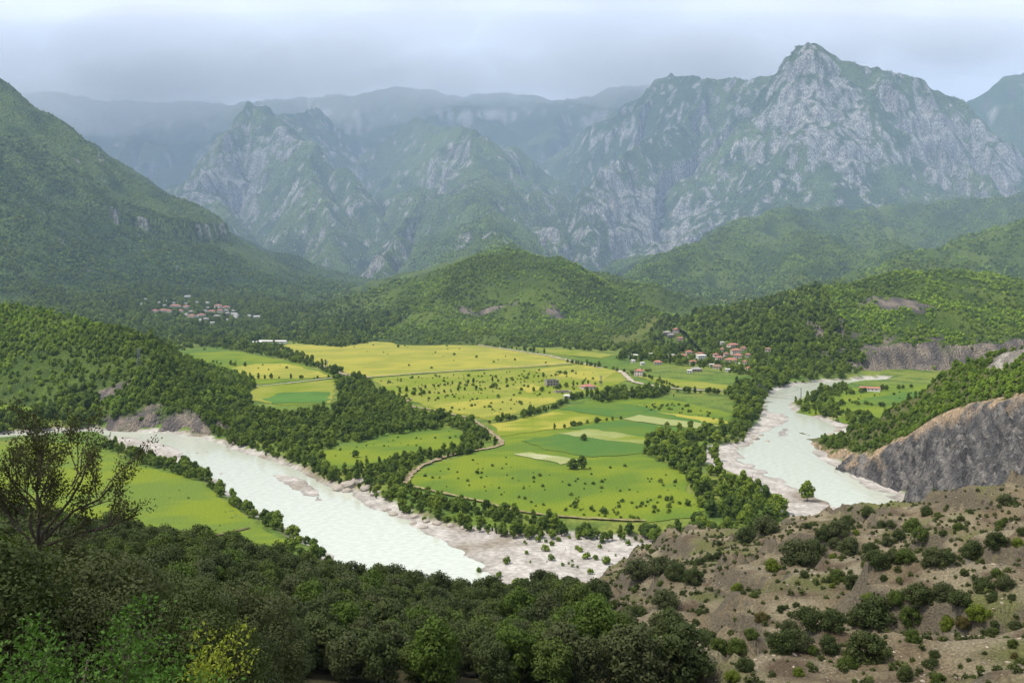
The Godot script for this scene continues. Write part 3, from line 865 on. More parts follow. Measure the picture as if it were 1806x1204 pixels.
# ---------------------------------------------------------------- plants
func leaf_cloud(seed_: int, lobes: Array, count: int, size: float, spread := 0.3) -> ArrayMesh:
	var r := RandomNumberGenerator.new()
	r.seed = seed_
	var v := PackedVector3Array()
	var nn := PackedVector3Array()
	var cc := PackedColorArray()
	var idx := PackedInt32Array()
	var total := 0.0
	for l in lobes:
		total += l.w * l.w
	for l in lobes:
		var c := Vector3(l.x, l.y, l.z)
		var tone := r.randf_range(0.82, 1.18)
		for i in int(count * l.w * l.w / total):
			var d := Vector3(r.randfn(), r.randfn(), r.randfn()).normalized()
			if d.y < -0.5:
				d.y *= 0.4
				d = d.normalized()
			var p: Vector3 = c + d * l.w * (1.0 - spread * absf(r.randfn()) * 0.8 + 0.08 * r.randfn()) * Vector3(1.0, 0.88, 1.0)
			var face := (d * 0.8 + Vector3(r.randfn(), r.randfn() + 0.5, r.randfn()) * 0.55).normalized()
			var a := face.cross(Vector3(r.randfn(), r.randfn(), r.randfn())).normalized()
			var b := face.cross(a)
			var s := size * r.randf_range(0.6, 1.35)
			var k := v.size()
			v.append(p - a * s * 0.62)
			v.append(p + b * s * r.randf_range(0.3, 0.5) + a * s * r.randf_range(-0.2, 0.2))
			v.append(p + a * s * 0.62)
			v.append(p - b * s * r.randf_range(0.3, 0.5) + a * s * r.randf_range(-0.2, 0.2))
			var n := (d * 0.55 + face * 0.6 + Vector3.UP * 0.15).normalized()
			var t := tone * r.randf_range(0.75, 1.25)
			for q in 4:
				nn.append(n)
				cc.append(Color(t * r.randf_range(0.92, 1.08), t, t * 0.95))
			idx.append_array(PackedInt32Array([k, k + 1, k + 2, k, k + 2, k + 3]))
	var arr := []
	arr.resize(Mesh.ARRAY_MAX)
	arr[Mesh.ARRAY_VERTEX] = v
	arr[Mesh.ARRAY_NORMAL] = nn
	arr[Mesh.ARRAY_COLOR] = cc
	arr[Mesh.ARRAY_INDEX] = idx
	var m := ArrayMesh.new()
	m.add_surface_from_arrays(Mesh.PRIMITIVE_TRIANGLES, arr)
	return m


func lobes_of(seed_: int, n: int, wide: float, high: float, low: float, ball: float) -> Array:   # a crown from low to high
	var r := RandomNumberGenerator.new()
	r.seed = seed_
	var out := []
	for i in n:
		var u := (i + 0.5) / n
		var y := lerpf(low + ball * 0.7, high - ball * 0.8, u)
		var reach := wide * sqrt(maxf(0.05, 1.0 - pow(absf(u * 1.7 - 0.7), 2.2))) - ball * 0.6
		var a := i * 2.4 + r.randf() * 1.2
		var k := maxf(reach, 0.0) * r.randf_range(0.55, 1.0)
		out.append(Vector4(cos(a) * k, y, sin(a) * k, ball * r.randf_range(0.75, 1.25)))
	return out


func tube(st: SurfaceTool, pts: Array, r0: float, r1: float, sides := 6) -> void:
	var rings := []
	for i in pts.size():
		var dir: Vector3 = (pts[mini(i + 1, pts.size() - 1)] - pts[maxi(i - 1, 0)]).normalized()
		var a := dir.cross(Vector3(0.31, 0.2, 0.93)).normalized()
		var b := dir.cross(a)
		var r := lerpf(r0, r1, float(i) / (pts.size() - 1))
		var ring := []
		for s in sides:
			ring.append(pts[i] + (a * cos(TAU * s / sides) + b * sin(TAU * s / sides)) * r)
		rings.append(ring)
	for i in pts.size() - 1:
		for s in sides:
			var s2 := (s + 1) % sides
			for q in [rings[i][s], rings[i + 1][s], rings[i + 1][s2], rings[i][s], rings[i + 1][s2], rings[i][s2]]:
				st.add_vertex(q)


func trunk_mesh(seed_: int, high: float, wide: float, thick: float) -> ArrayMesh:
	var r := RandomNumberGenerator.new()
	r.seed = seed_
	var st := SurfaceTool.new()
	st.begin(Mesh.PRIMITIVE_TRIANGLES)
	var top := Vector3(r.randfn() * 0.1 * wide, high * 0.75, r.randfn() * 0.1 * wide)
	tube(st, [Vector3(0, -0.6, 0), Vector3(0.04, high * 0.3, 0.02), top], thick, thick * 0.35)
	for i in 4:
		var a := i * 1.7 + r.randf()
		var from := Vector3(0, high * (0.28 + 0.1 * i), 0)
		tube(st, [from, from + Vector3(cos(a) * wide * 0.35, high * 0.12, sin(a) * wide * 0.35), from + Vector3(cos(a) * wide * 0.6, high * 0.28, sin(a) * wide * 0.6)], thick * 0.5, thick * 0.14, 5)
	st.generate_normals()
	return st.commit()


func foliage(called: String, c: Color) -> StandardMaterial3D:
	var m := StandardMaterial3D.new()
	m.resource_name = called
	m.albedo_color = col(c.r, c.g, c.b)
	m.vertex_color_use_as_albedo = true
	m.roughness = 0.7
	m.metallic_specular = 0.3
	m.backlight_enabled = true
	m.backlight = col(0.5, 0.6, 0.25)
	return m


func stone_mesh(seed_: int) -> ArrayMesh:
	var r := RandomNumberGenerator.new()
	r.seed = seed_
	var ball := SphereMesh.new()
	ball.radial_segments = 7
	ball.rings = 4
	ball.radius = 1.0
	ball.height = 1.5
	var a := ball.get_mesh_arrays()
	var v: PackedVector3Array = a[Mesh.ARRAY_VERTEX]
	var nz := FastNoiseLite.new()
	nz.seed = seed_
	nz.frequency = 0.7
	var st := SurfaceTool.new()
	st.begin(Mesh.PRIMITIVE_TRIANGLES)
	st.set_smooth_group(-1)
	for i in a[Mesh.ARRAY_INDEX]:
		var p := v[i]
		st.set_color(Color.WHITE)
		st.add_vertex(p * (1.0 + 0.75 * nz.get_noise_3dv(p)) * Vector3(1.0, 0.75, 0.85))
	st.generate_normals()
	return st.commit()


func crowd(called: String, meshes: Array, places: Array, label: String, category: String, parent: Node = self) -> void:   # [Vector3 place, scale, Color]
	for k in meshes.size():
		var mine := []
		for i in range(k, places.size(), meshes.size()):
			mine.append(places[i])
		if mine.is_empty():
			continue
		var mm := MultiMesh.new()
		mm.transform_format = MultiMesh.TRANSFORM_3D
		mm.use_colors = true
		mm.mesh = meshes[k]
		mm.instance_count = mine.size()
		for i in mine.size():
			var p: Array = mine[i]
			var s: float = p[1]
			mm.set_instance_transform(i, Transform3D(Basis(Vector3.UP, rng.randf() * TAU).scaled(Vector3(s * rng.randf_range(0.85, 1.15), s * rng.randf_range(0.85, 1.2), s * rng.randf_range(0.85, 1.15))), p[0]))
			mm.set_instance_color(i, p[2])
		var o := MultiMeshInstance3D.new()
		o.name = numbered(called)
		o.multimesh = mm
		o.material_override = M.stone if called.ends_with("stones") else M.leaf
		parent.add_child(o)
		tag(o, label, category, "", "stuff")


func ground_at(x: float, z: float) -> float:
	var y := valley_height(x, z)
	for k in ["hillside", "wooded_spur", "forest_hill", "round_hill", "river_hill", "foothill", "grassy_mountain"]:
		y = maxf(y, T[k].at(x, z))
	return y


func green_tone(dark: float) -> Color:
	var k := clampf(rng.randf() + 0.25 * rng.randfn(), 0.0, 1.0)
	var c := Color(0.066, 0.112, 0.017).lerp(Color(0.19, 0.26, 0.03), k * (1.0 - dark) + 0.15 * k)
	return c


func in_polygon(poly: Array, spacing: float) -> PackedVector2Array:
	var p := PackedVector2Array(poly)
	var box := Rect2(p[0], Vector2.ZERO)
	for q in p:
		box = box.expand(q)
	var out := PackedVector2Array()
	var x := box.position.x
	while x < box.end.x:
		var z := box.position.y
		while z < box.end.y:
			var q := Vector2(x + rng.randf() * spacing, z + rng.randf() * spacing)
			if Geometry2D.is_point_in_polygon(q, p):
				out.append(q)
			z += spacing
		x += spacing
	return out


func along(p: Array, spacing: float, wide: float) -> PackedVector2Array:
	var c := Curve2D.new()
	for q in p:
		c.add_point(q)
	var out := PackedVector2Array()
	var s := 0.0
	while s < c.get_baked_length():
		out.append(c.sample_baked(s) + Vector2(rng.randfn(), rng.randfn()) * wide)
		s += spacing * rng.randf_range(0.6, 1.4)
	return out


const WOODS := [   # [outline, spacing, size, darkness]
	[[Vector2(-347, -909), Vector2(-300, -909), Vector2(-229, -822), Vector2(-166, -753), Vector2(-144, -797), Vector2(-152, -871), Vector2(-181, -1007), Vector2(-152, -1007), Vector2(-124, -901), Vector2(-93, -843), Vector2(-82, -788), Vector2(-63, -765), Vector2(-35, -732), Vector2(-22, -690), Vector2(-12, -651), Vector2(-37, -616), Vector2(-29, -668), Vector2(-42, -707), Vector2(-80, -681), Vector2(-112, -639), Vector2(-123, -612), Vector2(-105, -562), Vector2(-127, -574), Vector2(-152, -607), Vector2(-182, -637), Vector2(-196, -668), Vector2(-245, -740), Vector2(-294, -819)], 4.9, 0.78, 0.45],
	[[Vector2(-136, -581), Vector2(-98, -558), Vector2(-81, -577), Vector2(-58, -612), Vector2(-15, -639), Vector2(-24, -612), Vector2(-52, -586), Vector2(-61, -549), Vector2(-57, -516), Vector2(-38, -494), Vector2(-15, -474), Vector2(15, -452), Vector2(50, -439), Vector2(86, -440), Vector2(86, -427), Vector2(36, -425), Vector2(-1, -432), Vector2(-32, -452), Vector2(-54, -467), Vector2(-78, -508), Vector2(-107, -538)], 4.2, 0.62, 0.35],
	[[Vector2(91, -668), Vector2(110, -686), Vector2(131, -695), Vector2(156, -700), Vector2(171, -683), Vector2(159, -647), Vector2(145, -631), Vector2(120, -618), Vector2(114, -591), Vector2(110, -562), Vector2(124, -539), Vector2(132, -519), Vector2(133, -488), Vector2(128, -452), Vector2(101, -435), Vector2(83, -423), Vector2(74, -438), Vector2(92, -471), Vector2(93, -516), Vector2(96, -558), Vector2(81, -607)], 5.6, 0.85, 0.1],
	[[Vector2(193, -901), Vector2(242, -987), Vector2(293, -1026), Vector2(299, -997), Vector2(251, -930), Vector2(218, -857), Vector2(204, -797), Vector2(184, -745), Vector2(168, -695), Vector2(151, -695), Vector2(168, -751), Vector2(190, -819)], 5.6, 0.95, 0.3],
	[[Vector2(-788, -1878), Vector2(-508, -1468), Vector2(-363, -1311), Vector2(-341, -1438), Vector2(-313, -1592), Vector2(-220, -1458), Vector2(-163, -1642), Vector2(-267, -1844), Vector2(-461, -2104), Vector2(-631, -2192), Vector2(-802, -2147)], 9.0, 1.1, 0.4],
	[[Vector2(122, -1205), Vector2(183, -1152), Vector2(224, -1091), Vector2(247, -1007), Vector2(299, -1007), Vector2(356, -1037), Vector2(397, -1103), Vector2(468, -1522), Vector2(459, -1878), Vector2(281, -1500), Vector2(209, -1479)], 8.0, 1.1, 0.35],
	[[Vector2(-193, -579), Vector2(-164, -541), Vector2(-147, -505), Vector2(-128, -477), Vector2(-110, -449), Vector2(-95, -428), Vector2(-83, -415), Vector2(-70, -391), Vector2(-76, -381), Vector2(-94, -406), Vector2(-94, -425), Vector2(-110, -438), Vector2(-125, -462), Vector2(-147, -495), Vector2(-172, -534), Vector2(-195, -557), Vector2(-220, -582), Vector2(-251, -617), Vector2(-270, -636), Vector2(-266, -646), Vector2(-229, -606)], 4.4, 0.72, 0.4],
	[[Vector2(-414, -745), Vector2(-373, -767), Vector2(-368, -816), Vector2(-347, -816), Vector2(-298, -714), Vector2(-329, -709), Vector2(-365, -700), Vector2(-386, -695)], 6.0, 1.05, 0.5],
	[[Vector2(235, -829), Vector2(274, -886), Vector2(310, -934), Vector2(318, -917), Vector2(270, -853), Vector2(261, -797), Vector2(278, -751), Vector2(250, -690), Vector2(235, -704), Vector2(234, -743), Vector2(227, -776)], 5.5, 0.8, 0.3],
	[[Vector2(70, -857), Vector2(92, -901), Vector2(144, -905), Vector2(144, -867), Vector2(96, -850), Vector2(75, -829)], 5.5, 0.9, 0.5],
	[[Vector2(-1063, -2104), Vector2(-757, -1828), Vector2(-440, -1271), Vector2(-325, -951), Vector2(-337, -909), Vector2(-443, -1165)], 8.0, 1.0, 0.4],
	[[Vector2(-313, -1592), Vector2(-281, -1616), Vector2(-220, -1458), Vector2(-237, -1363), Vector2(-283, -1438), Vector2(-316, -1458)], 7.0, 0.9, 0.4],
	[[Vector2(-363, -1311), Vector2(-341, -1438), Vector2(-307, -1328), Vector2(-186, -1069), Vector2(-185, -1026), Vector2(-221, -1103), Vector2(-277, -1198)], 8.0, 0.8, 0.4],
]
const HEDGES := [   # [line, spacing, size]
	[[Vector2(-15, -724), Vector2(12, -759), Vector2(38, -810), Vector2(53, -857), Vector2(74, -871)], 4.0, 0.6],
	[[Vector2(19, -909), Vector2(52, -934), Vector2(88, -969)], 9.0, 0.5], [[Vector2(-124, -853), Vector2(-96, -909), Vector2(-57, -960), Vector2(-2, -987), Vector2(58, -1047)], 8.0, 0.45],
	[[Vector2(-92, -871), Vector2(-54, -909), Vector2(-12, -934)], 7.0, 0.5], [[Vector2(33, -702), Vector2(62, -732), Vector2(83, -748)], 9.0, 0.5], [[Vector2(-403, -1165), Vector2(-346, -1152), Vector2(-297, -1115)], 10.0, 0.5],
	[[Vector2(-285, -1007), Vector2(-233, -1007), Vector2(-187, -1007)], 9.0, 0.5], [[Vector2(131, -1047), Vector2(146, -987), Vector2(156, -930)], 6.0, 0.5], [[Vector2(152, -901), Vector2(173, -894), Vector2(197, -886)], 5.0, 0.7],
	[[Vector2(289, -871), Vector2(333, -909), Vector2(385, -934)], 9.0, 0.6], [[Vector2(251, -797), Vector2(285, -829), Vector2(307, -810)], 9.0, 0.7], [[Vector2(-425, -816), Vector2(-403, -829), Vector2(-380, -843)], 8.0, 0.6], [[Vector2(-117, -1592), Vector2(-43, -1419), Vector2(42, -1279)], 9.0, 0.6],
	[[Vector2(65, -1165), Vector2(111, -1091), Vector2(125, -1047), Vector2(152, -1074)], 8.0, 0.6],
]
const SCRUB := [   # scattered shrubs in meadows: [outline, spacing, size]
	[[Vector2(-52, -521), Vector2(-47, -569), Vector2(-19, -612), Vector2(-1, -594), Vector2(32, -569), Vector2(76, -577), Vector2(93, -532), Vector2(90, -465), Vector2(62, -452), Vector2(26, -462), Vector2(-1, -482), Vector2(-30, -506)], 8.5, 1.0],
	[[Vector2(13, -482), Vector2(39, -494), Vector2(94, -494), Vector2(89, -460), Vector2(52, -452), Vector2(26, -462)], 5.0, 1.2],
	[[Vector2(-139, -997), Vector2(-84, -1026), Vector2(-2, -1069), Vector2(93, -1103), Vector2(80, -951), Vector2(28, -853), Vector2(-1, -779), Vector2(-36, -759), Vector2(-76, -810), Vector2(-104, -886)], 9.0, 1.3],
	[[Vector2(-269, -617), Vector2(-215, -569), Vector2(-168, -523), Vector2(-125, -454), Vector2(-115, -425), Vector2(-153, -434), Vector2(-208, -475)], 11.0, 0.8],
	[[Vector2(-118, -612), Vector2(-78, -668), Vector2(-41, -695), Vector2(-30, -655), Vector2(-71, -603), Vector2(-99, -565)], 9.0, 0.9],
	[[Vector2(-1, -431), Vector2(25, -434), Vector2(85, -434), Vector2(79, -414), Vector2(56, -387), Vector2(38, -367), Vector2(10, -370), Vector2(-1, -394)], 9.0, 0.9],
	[[Vector2(99, -829), Vector2(142, -829), Vector2(169, -759), Vector2(159, -732), Vector2(131, -767), Vector2(96, -803)], 5.5, 1.2],
	[[Vector2(-319, -1381), Vector2(-153, -1592), Vector2(65, -1165), Vector2(-123, -1058)], 34.0, 1.5], [[Vector2(-432, -1248), Vector2(-270, -1165), Vector2(-206, -1047), Vector2(-297, -934)], 22.0, 1.4], [[Vector2(235, -803), Vector2(299, -901), Vector2(400, -942), Vector2(282, -745)], 15.0, 1.6],
	[[Vector2(-282, -695), Vector2(-238, -673), Vector2(-205, -614), Vector2(-235, -623)], 9.0, 0.7],
]


func individual(called: String, trunk: Mesh, crown: Mesh, leaf: Material, at: Vector3, size: float, label: String, category: String, group := "") -> Node3D:
	var o := thing(called, at, rng.randf() * TAU)
	o.scale = Vector3(size * rng.randf_range(0.9, 1.12), size, size * rng.randf_range(0.9, 1.12))
	if trunk:
		obj("trunk", trunk, M.bark, o)
	obj("crown", crown, leaf, o)
	tag(o, label, category, group)
	return o


func where_is(p: Vector3) -> String:
	if p.x < -60.0 and p.z > -560.0:
		return "edging the meadow below the oak wood"
	if p.x < -230.0:
		return "under the forested hill on the far bank"
	if p.x > 90.0:
		return "in the grove beside the grey river bend" if p.z > -800.0 else "lining the upper river near the red-roofed village"
	if p.z > -560.0:
		return "in the belt between meadow track and gravel" if p.x > -110.0 else "on the far bank above the pale river"
	return "in the wooded scarp among the fields"


func shrub_spot(p: Vector3) -> String:
	if p.y < -2.0:
		return "growing out of the white river gravel"
	if p.x < -60.0 and p.z > -620.0:
		return "in the smooth meadow below the oak wood"
	if p.z > -610.0:
		return "in the dotted meadow inside the track bend"
	return "in the rough pasture below the yellow meadow"


func clear_of_houses(x: float, z: float) -> float:
	var k := 1.0
	for h in VILLAGE + HAMLET + FARMS:
		if absf(z - h[1]) > 60.0:
			continue
		var across := absf(x * h[1] / z - h[0])
		if Vector2(x - h[0], z - h[1]).length() < h[2] * 0.6 + 3.0:
			return 0.0
		if z > h[1] and across < h[2] * 0.6 + 2.0:
			k = minf(k, 0.2 + (z - h[1]) / 90.0)
	return k


func woods() -> void:
	M.leaf = foliage("leaves", Color(1, 1, 1))
	M.bark = StandardMaterial3D.new()
	M.bark.albedo_color = col(0.07, 0.055, 0.04)
	M.bark.roughness = 0.95
	M.stone = StandardMaterial3D.new()
	M.stone.resource_name = "stone"
	M.stone.vertex_color_use_as_albedo = true
	M.stone.roughness = 0.9
	M.greens = []
	for i in 7:
		M.greens.append(foliage("green leaves", Color(0.066, 0.112, 0.017).lerp(Color(0.19, 0.26, 0.03), i / 6.0)))
	var crowns := []
	var trunks := []
	for i in 5:
		crowns.append(leaf_cloud(100 + i, lobes_of(i + 1, [11, 8, 14, 10, 7][i], [3.4, 2.7, 3.9, 2.2, 3.6][i], [8.0, 8.8, 6.8, 10.5, 5.6][i], 0.6, [1.5, 1.6, 1.35, 1.3, 1.5][i]), 1300, 0.75, 0.4))
		trunks.append(trunk_mesh(200 + i, 6.5, 3.0, 0.22))
	M.crowns = crowns
	M.trunks = trunks
	var all := []
	for w in WOODS:
		for q in in_polygon(w[0], w[1]):
			var y := valley_height(q.x, q.y)
			if y < -3.3 or broad.get_noise_2d(q.x * 4.0, q.y * 4.0) < (-0.2 if w[3] > 0.5 else -0.42):
				continue
			var k := clear_of_houses(q.x, q.y)
			if k > 0.0:
				all.append([Vector3(q.x, ground_at(q.x, q.y), q.y), k * w[2] * lerpf(0.35, 1.35, pow(rng.randf(), 1.3)), w[3]])
	for w in HEDGES:
		for q in along(w[0], w[1], 1.6):
			all.append([Vector3(q.x, valley_height(q.x, q.y), q.y), w[2] * rng.randf_range(0.6, 1.4), 0.5])
	all.sort_custom(func(a, b): return a[1] / -a[0].z > b[1] / -b[0].z)
	print("trees ", all.size())
	var rest := []
	for i in all.size():
		var a: Array = all[i]
		if i < 300:
			var k := i % 5
			var g := clampi(int((1.15 - a[2]) * rng.randf() * 7.0), 0, 6)
			individual("riverside_tree", trunks[k], crowns[k], M.greens[g], a[0], a[1], "%s %s tree %s" % ["tall" if a[1] > 0.95 else "low", ["dark green", "deep green", "green", "mid green", "fresh green", "light green", "yellowish green"][g], where_is(a[0])], "tree", "riverside trees")
		else:
			rest.append([a[0], a[1], green_tone(a[2])])
	crowd("riverside_woods", crowns, rest, "woods of green leafy trees on the valley floor", "woods")
	var shrubs := []
	for i in 4:
		shrubs.append(leaf_cloud(300 + i, lobes_of(40 + i, 5, 0.95, 1.7, 0.0, 0.6), 230, 0.36))
	M.shrubs = shrubs
	var low := []
	for w in SCRUB:
		for q in in_polygon(w[0], w[1]):
			if broad.get_noise_2d(q.x * 6.0 + 50.0, q.y * 6.0) > -0.02:
				low.append([Vector3(q.x, valley_height(q.x, q.y) + 0.1, q.y), w[2] * clampf(0.62 + 0.36 * rng.randfn(), 0.25, 2.0)])
	low.sort_custom(func(a, b): return a[1] / -a[0].z > b[1] / -b[0].z)
	print("shrubs ", low.size())
	rest = []
	for i in low.size():
		if i < 300:
			var g := rng.randi() % 5
			individual("field_shrub", null, shrubs[i % 4], M.greens[g], low[i][0], low[i][1], "%s %s shrub %s" % ["knee-high" if low[i][1] < 0.9 else "waist-high" if low[i][1] < 1.4 else "broad", ["dark", "deep green", "green", "mid green", "fresh green"][g], shrub_spot(low[i][0])], "shrub", "scattered shrubs")
		else:
			rest.append([low[i][0], low[i][1], green_tone(0.4)])
	crowd("scattered_scrub", shrubs, rest, "tiny green shrubs dotted over the meadows", "scrub")


func forest_on(t: Terrain, spacing: float, size: float, meshes: Array, called: String, label: String, dark: float, z_from: float, x_from := -9999.0, x_to := 9999.0, floor_ := 1.0) -> void:
	var places := []
	var x := maxf(t.x0, x_from)
	while x < minf(t.x0 + t.nx * t.step, x_to):
		var z := maxf(t.z0, z_from)
		while z < t.z0 + t.nz * t.step:
			var px := x + rng.randf() * spacing
			var pz := z + rng.randf() * spacing
			z += spacing
			if rng.randf() > t.green(px, pz):
				continue
			var y := t.at(px, pz)
			if y < floor_ or absf(px) > -pz * 0.56 + 30.0:
				continue
			var tone := green_tone(dark) * 1.2
			tone = tone.lerp(tone * 1.5, clampf(0.4 + 2.5 * broad.get_noise_2d(px * 0.8, pz * 0.8), 0.0, 1.0))
			var k := clear_of_houses(px, pz) if spacing < 8.0 or x < -300.0 else 1.0
			if k > 0.0:
				places.append([Vector3(px, y - 0.3, pz), k * size * rng.randf_range(0.6, 1.35), tone])
		x += spacing
	print(called, " ", places.size())
	crowd(called, meshes, places, label, "forest")


func hill_forests() -> void:
	var far := []
	for i in 4:
		far.append(leaf_cloud(400 + i, lobes_of(60 + i, 6, 3.2, 6.5, 0.0, 1.9), 150, 1.7))
	forest_on(T.forest_hill, 4.6, 0.62, M.crowns, "forest", "dense green forest covering the low hill by the river", 0.45, -1300)
	forest_on(T.round_hill, 5.2, 0.6, far, "forest", "green scrub forest covering the round hill", 0.3, -2300)
	forest_on(T.river_hill, 5.4, 0.62, far, "forest", "green scrub forest on the hills above the grey cliff", 0.35, -1900)
	forest_on(T.foothill, 8.0, 0.8, far, "forest", "green forest on the foothills below the grey massif", 0.25, -3600)
	forest_on(T.grassy_mountain, 12.0, 0.7, far, "forest", "dark scrub forest on the tall green mountain slope", 0.5, -3200)
	forest_on(T.middle_ridge, 12.0, 0.9, far, "forest", "green scrub on the middle mountain ridge", 0.3, -4300)
	forest_on(T.rocky_peak, 18.0, 1.1, far, "forest", "green scrub between the rocks of the pointed mountain", 0.4, -5000)
	forest_on(T.grey_massif, 18.0, 1.1, far, "forest", "green scrub on the ledges of the grey massif", 0.4, -5000)
	forest_on(T.wooded_spur, 3.0, 0.42, M.crowns, "thicket", "dark green thicket covering the spur above the grey slide", 0.6, -740, -9999.0, 9999.0, -2.0)


func hillside_plants() -> void:
	var oaks := []
	var stems := []
	for i in 5:
		oaks.append(leaf_cloud(500 + i, lobes_of(80 + i, 13, 2.7, 5.8, 0.2, 1.15), 5200, 0.26, 0.4))
		stems.append(trunk_mesh(520 + i, 4.6, 2.2, 0.16))
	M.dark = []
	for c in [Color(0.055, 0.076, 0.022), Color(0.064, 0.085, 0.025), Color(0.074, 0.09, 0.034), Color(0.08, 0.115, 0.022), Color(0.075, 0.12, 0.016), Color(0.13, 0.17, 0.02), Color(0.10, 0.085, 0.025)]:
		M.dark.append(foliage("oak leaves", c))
	var all := []
	var t: Terrain = T.hillside
	var x := -110.0
	while x < 60.0:
		var z := -250.0
		while z < -22.0:
			var px := x + rng.randf() * 4.4
			var pz := z + rng.randf() * 4.4
			z += 4.4
			if absf(px) > -pz * 0.54 + 3.0 or t.green(px, pz) < 0.5:
				continue
			if -pz < (92.0 if px > 0.34 * pz else 36.0):
				continue
			all.append([Vector3(px, t.at(px, pz), pz), rng.randf_range(0.7, 1.2)])
		x += 4.4
	print("oaks ", all.size())
	all.sort_custom(func(a, b): return a[1] / -a[0].z > b[1] / -b[0].z)
	var rest := []
	for i in all.size():
		var pick := 4 if rng.randf() < 0.12 else rng.randi() % 4
		if i < 300:
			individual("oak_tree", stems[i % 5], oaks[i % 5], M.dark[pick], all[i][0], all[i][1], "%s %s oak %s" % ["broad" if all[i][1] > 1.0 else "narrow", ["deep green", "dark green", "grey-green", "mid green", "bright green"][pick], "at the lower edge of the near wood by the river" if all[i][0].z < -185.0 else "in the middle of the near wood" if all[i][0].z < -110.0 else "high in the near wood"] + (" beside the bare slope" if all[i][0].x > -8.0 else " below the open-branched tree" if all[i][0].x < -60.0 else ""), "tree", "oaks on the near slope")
		else:
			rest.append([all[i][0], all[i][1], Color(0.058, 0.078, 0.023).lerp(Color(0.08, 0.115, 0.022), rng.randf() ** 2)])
	crowd("oak_wood", oaks, rest, "dark evergreen oaks closing the wood on the near slope", "woods")
	# bushes on the bare slope
	var bushes := []
	var stubs := []
	for i in 4:
		bushes.append(leaf_cloud(600 + i, lobes_of(90 + i, 14, 1.9, 2.5, -0.3, 0.68), 4200, 0.17, 0.45))
	for i in 3:
		stubs.append(trunk_mesh(650 + i, 1.7, 1.0, 0.09))
	var words := [["dark", 1], ["green", 3], ["bright yellow-green", 5], ["olive brown", 6]]
	for i in BUSHES.size():
		var q: Array = BUSHES[i]
		var s: float = q[2] * 0.62
		var big := "huge" if s > 1.6 else "large" if s > 1.0 else "middling" if s > 0.6 else "small"
		var spot := "near the crest of the bare slope" if q[1] < -200.0 else "half way up the bare stony slope" if q[1] < -130.0 else "on the lower bare stony slope"
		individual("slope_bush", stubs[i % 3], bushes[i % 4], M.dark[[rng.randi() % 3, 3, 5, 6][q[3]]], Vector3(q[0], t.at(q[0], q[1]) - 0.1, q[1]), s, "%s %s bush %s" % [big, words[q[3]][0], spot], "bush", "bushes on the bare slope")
	all = []
	for i in 900:
		var px := rng.randf_range(-8.0, 150.0)
		var pz := rng.randf_range(-310.0, -70.0)
		if absf(px) > -pz * 0.54 + 2.0 or t.green(px, pz) > 0.5 or -pz > brink(px) + 4.0 or broad.get_noise_2d(px * 5.0, pz * 8.0) < -0.05:
			continue
		var g := rng.randi() % 6
		var s := lerpf(0.14, 0.5, pow(rng.randf(), 2.0))
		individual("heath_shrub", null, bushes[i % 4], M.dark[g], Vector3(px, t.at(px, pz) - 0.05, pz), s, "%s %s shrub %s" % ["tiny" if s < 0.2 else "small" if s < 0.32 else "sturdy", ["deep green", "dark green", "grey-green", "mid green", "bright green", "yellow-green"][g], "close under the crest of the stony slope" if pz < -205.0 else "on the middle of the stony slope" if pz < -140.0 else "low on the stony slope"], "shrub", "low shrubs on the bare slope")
	# tufts
	var tuft := []
	for i in 3:
		tuft.append(leaf_cloud(700 + i, lobes_of(95 + i, 4, 0.36, 0.5, -0.1, 0.22), 90, 0.16, 0.5))
	rest = []
	x = -10.0
	while x < 180.0:
		var z := -320.0
		while z < -55.0:
			var px := x + rng.randf() * 1.7
			var pz := z + rng.randf() * 1.7
			z += 1.7
			if absf(px) > -pz * 0.54 + 3.0 or t.green(px, pz) > 0.5:
				continue
			if broad.get_noise_2d(px * 6.0, pz * 8.0 + 300.0) + 0.3 * rng.randfn() > 0.0:
				rest.append([Vector3(px, t.at(px, pz), pz), rng.randf_range(0.5, 1.6), Color(0.05, 0.065, 0.02).lerp(Color(0.10, 0.12, 0.035), rng.randf())])
		x += 1.7
	print("tufts ", rest.size())
	var patch := []
	for i in 1500:
		var px := rng.randf_range(-8.0, 150.0)
		var pz := rng.randf_range(-310.0, -66.0)
		if absf(px) > -pz * 0.54 + 2.0 or t.green(px, pz) > 0.5 or -pz > brink(px) + 3.0 or broad.get_noise_2d(px * 5.0, pz * 8.0) < 0.06:
			continue
		patch.append([Vector3(px, t.at(px, pz) - 0.1, pz), rng.randf_range(0.15, 0.5), Color(0.058, 0.078, 0.023).lerp(Color(0.10, 0.13, 0.03), rng.randf())])
	crowd("scrub_patches", bushes, patch, "low scrub growing together in patches on the stony slope", "scrub")
	var stones := []
	for i in 3:
		stones.append(stone_mesh(800 + i))
	var grit := []
	for i in 16000:
		var px := rng.randf_range(-10.0, 150.0)
		var pz := rng.randf_range(-310.0, -62.0)
		if absf(px) > -pz * 0.54 + 2.0 or t.green(px, pz) > 0.4 or broad.get_noise_2d(px * 7.0 + 99.0, pz * 7.0) < -0.12:
			continue
		var tone := rng.randf_range(0.6, 1.25)
		grit.append([Vector3(px, t.at(px, pz), pz), 0.06 + 0.17 * pow(rng.randf(), 5.0) + 0.06 * rng.randf(), Color(0.27, 0.23, 0.18) * tone])
	crowd("loose_stones", stones, grit, "loose pale stones strewn over the bare slope", "stones")
	crowd("low_scrub", tuft, rest, "low green tufts scattered over the stony slope", "scrub")


